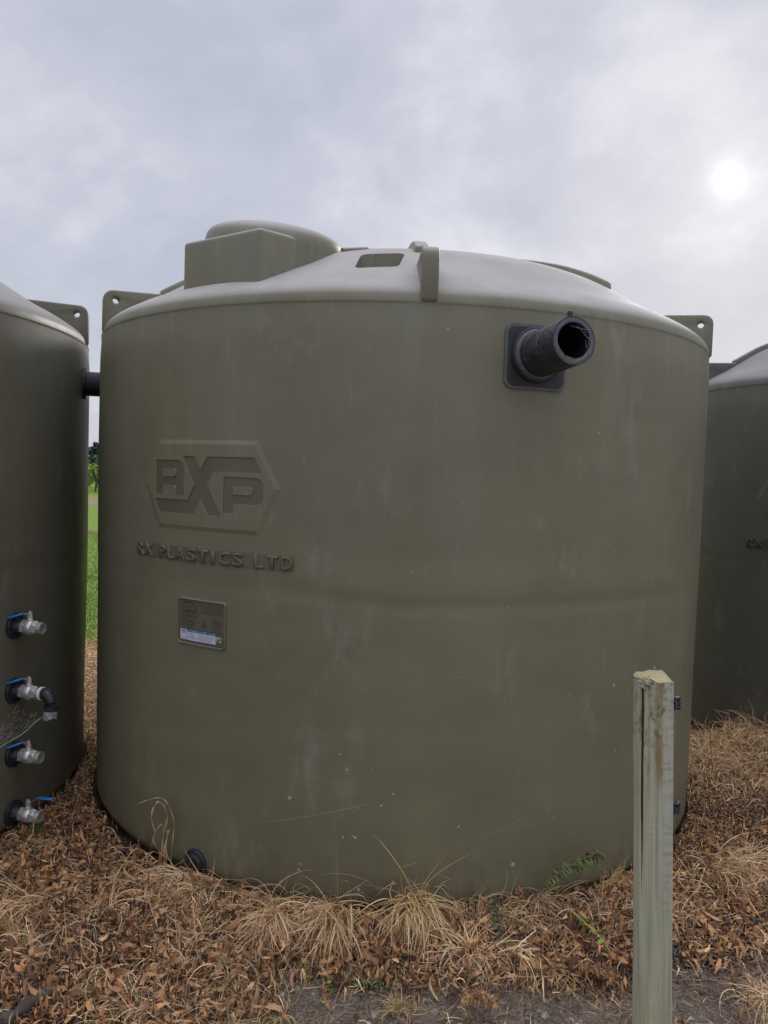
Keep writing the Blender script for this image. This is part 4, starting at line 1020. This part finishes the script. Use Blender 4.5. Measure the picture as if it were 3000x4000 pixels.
tussock('grass_tussock', 'ochre straw star on bare soil near the post', 'dead grass', .68, 2.72, 220, (.12, .24), (.003, .006), YEL + TAN, (.2, 1.0), .035, None, 3.1, 2.4, 9, group=G)
tussock('grass_tussock', 'small stiff spiky straw star at the bottom edge of the soil', 'dead grass', .10, 2.50, 90, (.07, .12), (.003, .005), [(.50, .38, .2), (.42, .31, .14)], (.2, 1.2), .012, None, 3.1, 1.2, 6, group=G)
tussock('grass_tussock', 'fine yellow straw clump at the bottom edge, left of the soil', 'dead grass', -.40, 2.40, 340, (.12, .22), (.0018, .0032), [(.48, .38, .19), (.42, .36, .16), (.5, .37, .2)], (.2, 1.2), .09, None, 3.1, 2.2, 8, curl=1.1, group=G)
tussock('grass_tussock', 'thin bent straw tuft over the leaves at lower left', 'dead grass', -.93, 2.62, 60, (.15, .28), (.0026, .0045), TAN + [(.3, .33, .1)], (.5, 1.2), .02, -1.9, .35, 3.2, 9, group=G)
tussock('grass_tussock', 'upright spiky straw tuft beside the tank, just left of the post', 'dead grass', 1.06, 3.36, 260, (.08, .18), (.0024, .0042), TAN + YEL, (.6, 1.5), .04, None, 3.1, 2.3, 7, group=G)
tussock('grass_tussock', 'row of thin arching straw loops right of the yellow tussock', 'dead grass', .42, 3.06, 420, (.14, .26), (.0024, .0042), TAN + DRY, (.6, 1.4), .09, None, 3.1, 3.8, 9, group=G)
tussock('grass_tussock', 'loose straw tuft against the tank below the green sprig', 'dead grass', .70, 3.16, 420, (.14, .28), (.0024, .0042), TAN + DRY, (.4, 1.4), .07, -1.3, 1.4, 3.4, 9, group=G)
tussock('grass_tussock', 'big tangled straw heap in the gap before the right tank', 'dead grass', 2.42, 4.92, 1500, (.16, .34), (.003, .0055), TAN, (.2, 1.4), .22, None, 3.1, 3.6, 8, curl=1.4, group=G)
tussock('grass_tussock', 'straw heap hard against the side of the middle tank on the right', 'dead grass', 1.98, 4.60, 900, (.16, .32), (.003, .005), TAN, (.2, 1.4), .13, None, 3.1, 3.4, 8, curl=1.2, group=G)
tussock('grass_tussock', 'drooping straw clump at the right edge of the picture', 'dead grass', 2.35, 4.38, 700, (.2, .36), (.003, .005), TAN, (.6, 1.4), .07, -1.5, .9, 3.4, 9, group=G)
tussock('grass_tussock', 'combed pale straw clump on the ground right of the post', 'dead grass', 1.60, 3.42, 700, (.2, .36), (.0028, .0048), TAN, (.3, 1.2), .10, -.9, 1.1, 3.0, 9, group=G)
tussock('grass_tussock', 'thin straw wisps close behind the post on the right', 'dead grass', 1.22, 3.10, 320, (.14, .3), (.0026, .0044), TAN, (.4, 1.3), .06, None, 3.1, 2.8, 9, group=G)
tussock('grass_tussock', 'straw tuft on the soil at the lower right edge', 'dead grass', 1.42, 2.62, 200, (.12, .24), (.0024, .004), TAN, (.2, 1.0), .05, None, 3.1, 2.4, 8, group=G)
tussock('grass_tussock', 'long pale straw strands at the left edge of the picture', 'dead grass', -1.42, 2.98, 520, (.18, .36), (.0026, .0046), TAN, (.3, 1.2), .08, -1.9, .9, 3.0, 9, group=G)
tussock('grass_tussock', 'small straw tuft between the left tank and the brown leaves', 'dead grass', -1.20, 3.22, 150, (.1, .22), (.0024, .004), TAN + DRY, (.3, 1.2), .06, None, 3.1, 3.0, 8, group=G)
for x_, y_, n_, lab in ((-1.02, 2.92, 130, 'ragged straw tuft in the litter left of the dry bent stalks'), (-.66, 2.80, 110, 'thin straw tuft in the litter below the combed mound'), (-1.22, 2.70, 120, 'ragged pale tuft near the left edge, among brown leaves'), (-.78, 2.45, 110, 'small straw tuft in the litter at the lower left, near the bottom edge'), (-.22, 2.78, 150, 'ragged straw spilling over leaves between two drooping tufts'), (-.50, 2.62, 90, 'thin straw wisps in the litter left of the seedlings'), (.98, 3.05, 110, 'ragged straw wisps on the leaves left of the post'), (.55, 2.98, 140, 'tangled straw right of the arching loops')):
    tussock('grass_tussock', lab, 'dead grass', x_, y_, n_ * 2, (.08, .26), (.0022, .005), TAN + DRY, (.2, 1.4), .06, None, 3.1, 3.0, 8, curl=1.2, group=G)
# the dry bent stalks
st = empty('dry_stalks', (-.90, 3.30, float(gh(-.90, 3.30)))); tag(st, 'dry bent grass stalks with ribbon leaves standing against the middle tank', 'dead plant')
def local(pts, o): return [Vector(q) - Vector(o.location) for q in pts]
def path_ribbon(name, pts, w, m, parent, o, col, th=None, res=5):
    """a flat folded leaf along a hand-set path"""
    P_ = [Vector(q) for q in pts]; out = []
    for i in range(len(P_) - 1):
        p0, p1, p2, p3 = P_[max(i-1, 0)], P_[i], P_[i+1], P_[min(i+2, len(P_)-1)]
        for k in range(res):
            t = k / res; out.append(.5*((2*p1) + (p2-p0)*t + (2*p0-5*p1+4*p2-p3)*t*t + (3*p1-p0-3*p2+p3)*t**3))
    out.append(P_[-1]); V = []; F = []; n = len(out)
    for i, q in enumerate(out):
        d = (out[min(i+1, n-1)] - out[max(i-1, 0)]).normalized(); s = d.cross(Vector((.25*math.sin(i*.9), -1, .2*math.cos(i*.7)))).normalized()
        t = i / (n-1); ww = w * (.55 + .45*math.sin(i*1.3 + w*900)) * min(1, (1-t)*4 + .12)
        V += [q + s*ww/2 - Vector(o.location), q - s*ww/2 - Vector(o.location)]
    F = [(2*i, 2*i+1, 2*i+3, 2*i+2) for i in range(n-1)]
    me = npmesh(name, np.array([tuple(v) for v in V]), np.array(F), np.tile(np.array(col), (len(V), 1)), True)
    ob = link(name, me, m, parent); so = ob.modifiers.new('thick', 'SOLIDIFY'); so.thickness = .0007; return ob
gz = float(gh(-.9, 3.3))
S1 = [(-.93, 3.30, gz), (-.925, 3.31, gz+.16), (-.905, 3.30, gz+.27), (-.93, 3.285, gz+.335), (-.955, 3.28, gz+.325), (-.965, 3.27, gz+.27), (-.94, 3.26, gz+.2)]
for S, w, c in ((S1, .011, (.46, .29, .14)),
                ([(-.89, 3.31, gz), (-.885, 3.31, gz+.12), (-.875, 3.30, gz+.24), (-.90, 3.29, gz+.325), (-.935, 3.285, gz+.355), (-.99, 3.28, gz+.345), (-1.05, 3.27, gz+.32)], .0055, (.50, .42, .22)),
                ([(-.95, 3.28, gz), (-.93, 3.29, gz+.10), (-.96, 3.28, gz+.17), (-.925, 3.28, gz+.24), (-.91, 3.27, gz+.20)], .009, (.42, .25, .12)),
                ([(-.90, 3.29, gz), (-.905, 3.29, gz+.14), (-.895, 3.29, gz+.21), (-.91, 3.28, gz+.10), (-.885, 3.27, gz+.02)], .010, (.50, .32, .16)),
                ([(-.99, 3.24, gz), (-.965, 3.26, gz+.12), (-.90, 3.27, gz+.10), (-.84, 3.25, gz+.055), (-.80, 3.24, gz+.065), (-.79, 3.22, gz+.02)], .009, (.40, .24, .11)),
                ([(-1.10, 3.16, gz), (-1.05, 3.2, gz+.09), (-1.08, 3.22, gz+.14), (-1.13, 3.2, gz+.13)], .007, (.46, .33, .18)),
                ([(-1.12, 3.05, gz-.01), (-1.07, 3.12, gz+.08), (-1.02, 3.2, gz+.16), (-.98, 3.24, gz+.13), (-.96, 3.2, gz+.07)], .008, (.48, .32, .16))):
    path_ribbon('stalk', S, w, M_STRAW, st, st, c)

# green sprig with narrow leaves against the tank, right
def sprig(name, label, cat, root, path, nl, ll, lw, cols, stemc, droop=.5, updown=1):
    o = empty(name, root); tag(o, label, cat)
    P_ = [Vector(q) for q in path]; bm = bmesh.new(); tube(bm, [q - Vector(root) for q in P_], [.0035] * (len(P_) - 1) + [.0015], 6)
    s = from_bm('stem', bm, M_TWIG, o, 60); at = s.data.color_attributes.new('Col', 'FLOAT_COLOR', 'POINT')
    for q in at.data: q.color = (*stemc, 1)
    base, az, el = [], [], []
    for i in range(nl):
        t = .35 + .65 * i / nl; k = t * (len(P_) - 1); j = int(min(k, len(P_) - 2)); q = P_[j].lerp(P_[j+1], k - j); d = (P_[j+1] - P_[j])
        base.append(tuple(q)); az.append(math.atan2(d.y, d.x) + (1.1 if i % 2 else -1.1) + rng.normal(0, .5)); el.append(rng.uniform(-.9, .5) if updown else .2)
    base = np.array(base); n = len(base)
    V, F, C = ribbons(base, np.array(az), np.array(el), rng.uniform(ll*.6, ll*1.2, n), rng.uniform(lw*.7, lw*1.2, n), hsv_var(cols, n, .3), K=5, grav=droop*2, curl=.5, shape='leaf')
    lo = link('leaf', npmesh('leaf', V - np.array(root), F, C, True), M_GREEN, o); lo['kind'] = 'stuff'
    return o
z = float(gh(.66, 3.06))
sprig('weed_sprig', 'green leafy weed sprig leaning across the foot of the middle tank', 'weed', (.62, 3.06, z), [(.62, 3.06, z), (.66, 3.05, z+.10), (.72, 3.05, z+.17), (.80, 3.07, z+.22), (.88, 3.10, z+.245), (.95, 3.14, z+.255)], 170, .045, .008, [(.09, .145, .035), (.12, .18, .045), (.16, .17, .055), (.16, .12, .06)], (.12, .10, .07))
z = float(gh(.50, 2.95))
sprig('weed_sprig', 'drooping grey green wilted weed in the straw below the sprig', 'weed', (.52, 3.05, z), [(.52, 3.05, z+.02), (.50, 3.02, z+.10), (.49, 2.96, z+.11), (.50, 2.88, z+.06), (.51, 2.80, z+.03)], 80, .035, .012, [(.13, .13, .06), (.17, .15, .08), (.1, .12, .05)], (.08, .05, .04))
sprig('weed_sprig', 'bright green bent leaf strand lying on the leaves near the post', 'weed', (.80, 3.00, z), [(.80, 3.04, z+.06), (.83, 2.98, z+.055), (.87, 2.90, z+.05), (.90, 2.83, z+.04)], 14, .05, .014, [(.16, .30, .05), (.22, .34, .07)], (.35, .38, .12))
sprig('seed_head', 'dead orange brown crumbly seed head against the tank', 'dead plant', (.60, 3.16, z), [(.60, 3.16, z), (.605, 3.15, z+.05), (.60, 3.14, z+.10)], 120, .022, .012, [(.42, .22, .11), (.34, .18, .09)], (.12, .07, .05))
sprig('seed_head', 'rusty brown dried weed at the bottom edge of the soil', 'dead plant', (.33, 2.46, -.02), [(.28, 2.46, 0), (.31, 2.47, .05), (.36, 2.47, .075), (.43, 2.45, .05)], 260, .03, .008, [(.36, .19, .08), (.28, .15, .07), (.4, .24, .1)], (.16, .08, .08))
sprig('seed_head', 'brown crinkled weed on the ochre straw star', 'dead plant', (.78, 2.66, 0), [(.72, 2.70, .0), (.76, 2.68, .04), (.82, 2.66, .045), (.87, 2.63, .02)], 160, .032, .010, [(.32, .17, .08), (.24, .12, .06)], (.2, .13, .08))
# small green seedlings
def seedlings(label, x, y, n, sp):
    P = np.stack([x + rng.normal(0, sp, n), y + rng.normal(0, sp, n), np.zeros(n)], 1); P[:, 2] = gh(P[:, 0], P[:, 1]) + rng.uniform(.015, .04, n)
    V, F, C = ribbons(P, rng.uniform(0, 6.28, n), rng.uniform(-.1, .5, n), rng.uniform(.008, .018, n), rng.uniform(.007, .014, n), hsv_var([(.16, .26, .05), (.24, .33, .08), (.12, .2, .04)], n, .3), K=3, grav=.6, curl=.4, shape='leaf')
    z0 = float(gh(x, y)); o = link('seedling_patch', npmesh('seedling_patch', V - np.array((x, y, z0)), F, C, True), M_GREEN); o.location = (x, y, z0); tag(o, label, 'seedlings', kind='stuff')
seedlings('patch of tiny bright green seedlings under the left straw tufts', -.27, 2.72, 60, .035)
seedlings('patch of tiny green seedlings on soil below the leaf pile', .02, 2.62, 90, .035)
seedlings('few green seedlings among straw left of the small spiky star', -.12, 2.60, 60, .045)
# fresh grass tuft by the left tank
tussock('grass_tuft', 'dark green grass tuft beside the left tank near the lowest valve', 'grass', -1.60, 3.62, 150, (.06, .15), (.002, .0036), [(.07, .12, .03), (.11, .16, .04), (.16, .18, .06)], (.5, 1.4), .045, None, 3.1, 1.8, 6, m=M_GREEN)
tussock('grass_tuft', 'green grass tuft in the passage between the left and middle tanks', 'grass', -1.68, 4.02, 90, (.05, .14), (.002, .0036), [(.06, .1, .03), (.09, .12, .04)], (.5, 1.4), .07, None, 3.1, 1.8, 6, m=M_GREEN)
stw = empty('straw_stem', (-1.55, 3.2, float(gh(-1.55, 3.2)))); tag(stw, 'single yellow straw stem bent across the mouth of the lowest valve', 'straw')
z = .02
path_ribbon('stem', [(-1.50, 3.12, z), (-1.52, 3.2, .03), (-1.555, 3.36, .06), (-1.588, 3.52, .115)], .006, M_STRAW, stw, stw, (.52, .38, .18))
path_ribbon('stem', [(-1.588, 3.52, .11), (-1.56, 3.45, .06), (-1.52, 3.42, .04), (-1.5, 3.36, .01)], .005, M_STRAW, stw, stw, (.44, .32, .16))
# stick half buried in leaves
bm = bmesh.new(); sp = []
for i in range(14):
    t = i / 13; sp.append((-1.155 + .09 * t, 2.345 + .13 * t + .003 * math.sin(i), .004 + .016 * t))
tube(bm, sp, [.020 + .005 * math.sin(i * 1.3) + .004 * random.uniform(-1, 1) for i in range(14)], 12)
o = from_bm('broken_stick', bm, M_STICK, None, 60); tag(o, 'grey weathered broken stick half buried in leaves at the lower left', 'stick')
# pebbles one can tell apart
for i, (x, y, s, lab) in enumerate([(.60, 2.50, .016, 'pale pebble in the soil left of the post'), (.955 + .33, 2.66, .010, 'small tan pebble on the soil right of the post'), (.70, 2.62, .010, 'small pale pebble between the ochre straw and the post'), (1.16, 2.50, .012, 'flat tan stone low on the soil right of the post'), (.22, 2.61, .012, 'greyish stone at the edge of the yellow tussock'), (.30, 2.60, .009, 'small white pebble below the low straw star'), (.02, 2.47, .018, 'rounded grey stone beside the spiky straw star')]):
    Vp, Fp = rock_proto(40 + i, 2); o = mk('pebble', Vp * s, [tuple(int(a) for a in f) for f in Fp], M_STONE, None, 60); o.location = (x, y, float(gh(x, y)) + s * .25); tag(o, lab, 'pebble', 'pebbles on the bare soil')

# ------------------------------------------------------------ paddock, vineyard and trees beyond
def wedge(x, y, w=.14): return np.abs(np.arctan2(x, y) + .365) < w
P = scatter(30000, -10, -1.0, 7.6, 20, lambda x, y: wedge(x, y, .12) * np.clip(12 / y - .3, .25, 1)); n = len(P)
o = rib_obj('grass', [ribbons(P, rng.uniform(0, 6.28, n), rng.uniform(.6, 1.4, n), rng.uniform(.06, .16, n), rng.uniform(.006, .012, n), hsv_var([(.13, .25, .03), (.20, .33, .05), (.28, .37, .08), (.32, .35, .09)], n, .3), K=3, grav=1.6, curl=.5, keepout=False)], M_GREEN)
tag(o, 'short green paddock grass beyond the tanks', 'grass', kind='stuff')
def blob_leaves(n, c, rx, ry, rz, size, cols, parent, name, origin):
    v = rng.normal(0, 1, (n, 3)); v /= np.linalg.norm(v, axis=1, keepdims=True); rr = rng.random(n) ** .4
    v = v * rr[:, None] * np.array([rx, ry, rz]) * (1 + .25 * np.sin(v[:, :1] * 7 + v[:, 2:] * 5)) + np.array(c)
    return v
def leafcloud(name, P, size, cols, m, parent, origin, kind=None):
    n = len(P); a = rng.normal(0, 1, (n, 3)); a /= np.linalg.norm(a, axis=1, keepdims=True); b_ = np.cross(a, rng.normal(0, 1, (n, 3))); b_ /= np.linalg.norm(b_, axis=1, keepdims=True)
    s = (size * rng.uniform(.5, 1.3, (n, 1))); V = np.stack([P + a*s, P + b_*s*.7, P - a*s, P - b_*s*.7], 1).reshape(-1, 3) - np.array(origin)
    F = np.arange(4*n).reshape(n, 4); me = npmesh(name, V, F, np.repeat(hsv_var(cols, n, .35), 4, 0)); o = link(name, me, m, parent)
    return o
vine_cols = [(.16, .24, .025), (.22, .30, .04), (.10, .16, .02), (.28, .34, .06)]
def vine_row(y, x0, x1, label):
    rt = empty('vine_row', ((x0+x1)/2, y, 0)); org = ((x0+x1)/2, y, 0); tag(rt, label, 'vines', 'rows of the vineyard')
    n = int((x1 - x0) * 260); P = np.stack([rng.uniform(x0, x1, n), y + rng.normal(0, .28, n), rng.uniform(.45, 1.5, n)], 1); P[:, 2] += .25 * np.sin(P[:, 0] * 2.3) * (P[:, 2] > 1) + rng.exponential(.07, n)
    leafcloud('foliage', P, .10, vine_cols, M_GREEN, rt, org)
    x = x0 + .4
    while x < x1:
        bm = bmesh.new(); tube(bm, [(x - org[0], 0, -.1), (x - org[0] + .05, 0, .4), (x - org[0] - .02, .03, .8)], [.04, .03, .025], 7); from_bm('trunk', bm, M_BARK, rt, 60); x += 1.5
    bm = bmesh.new(); tube(bm, [(x0 - org[0], 0, 1.0), (x1 - org[0], 0, 1.0)], .004, 4); from_bm('wire', bm, M_STEELD, rt)
for i, (y, lab) in enumerate(((48, 'nearest row of leafy grape vines beyond the paddock'), (51, 'second row of grape vines beyond the paddock'), (54, 'third row of grape vines beyond the paddock'), (57.5, 'fourth row of grape vines beyond the paddock'), (61, 'farthest row of grape vines before the trees'))):
    vine_row(y, -.365*y - 7, -.365*y + 7, lab)
VP = mat('vineyard_post_wood', (.16, .13, .11), .9, noise=(.26, .22, .18), bump=(20, .5))
bm = bmesh.new(); tube(bm, [(0, 0, -.1), (0, 0, 1.85)], [.05, .045], 8); vp = from_bm('vineyard_post', bm, VP, None, 50)
k = 0
for y in (48, 51, 54):
    for dx, wh in ((-3.1, 'left of the gap'), (-.45, 'in the gap between the tanks'), (1.0, 'just right of the gap'), (4.0, 'well right of the gap')):
        o = vp if k == 0 else vp.copy()
        if k: COL.objects.link(o)
        o.location = (-.3785*y + dx, y - .05, 0); k += 1
        tag(o, 'grey brown post of the %s vine row, %s' % ({48: 'nearest', 51: 'second', 54: 'third'}[y], wh), 'post', 'vineyard posts')
bm = bmesh.new(); tube(bm, [(0, 0, -.1), (.35, 0, .55), (.75, 0, 1.25)], [.10, .09, .08], 9)
o = from_bm('strainer_post', bm, mat('dark_post', (.03, .028, .03), .8), None, 50); o.location = (-16.75 + .42, 44.6, 0); o.rotation_euler.z = math.pi
o.location = (-15.95, 44.0, 0); tag(o, 'dark leaning end post in front of the vines', 'post')
# far hedge and trees
hd = empty('hedge', (-40, 140, 0)); tag(hd, 'long dark green shelter hedge behind the vineyard', 'hedge')
n = 9000; P = np.stack([rng.uniform(-85, 20, n), 140 + rng.normal(0, 1.2, n), rng.uniform(0, 3.3, n)], 1)
leafcloud('foliage', P, .55, [(.035, .06, .03), (.05, .075, .04), (.03, .05, .03)], M_GREEN, hd, (-40, 140, 0))
bm = bmesh.new(); bmesh.ops.create_cube(bm, size=1, matrix=Matrix.Translation((-.5+.5, 0, 1.4)) @ Matrix.Diagonal((100, 1.6, 2.8, 1))); from_bm('core', bm, mat('hedge_inner', (.02, .03, .015), .95), hd)
tl = ['tall rounded far tree left of the sky gap', 'far bushy tree seen in the gap between two tanks', 'far pointed tree just right of the gap', 'low dark far tree at the far left', 'broad far tree behind the middle tank']
for i, (dx, hgt, rd) in enumerate(((-11, 6.4, 3.2), (-1.9, 4.9, 2.4), (2.2, 5.6, 2.2), (-18, 4.6, 3.4), (9, 6.6, 3.8))):
    x, y = -.3785 * 150 + dx, 150; tr = empty('tree', (x, y, 0)); tag(tr, tl[i], 'tree', 'far trees beyond the vineyard')
    bm = bmesh.new(); tube(bm, [(0, 0, -.2), (.1, 0, hgt*.4), (-.1, 0, hgt*.8)], [.3, .22, .08], 8); from_bm('trunk', bm, M_BARK, tr, 60)
    P = np.concatenate([blob_leaves(500, (x + rng.uniform(-.5, .5)*rd, y + rng.uniform(-.5, .5)*rd, hgt * rng.uniform(.45, .8)), rd*.6, rd*.6, hgt*.28, 0, None, None, '', None) for _ in range(6)])
    leafcloud('crown', P, .35, [(.04, .07, .035), (.06, .09, .045), (.035, .06, .04)], M_GREEN, tr, (x, y, 0))
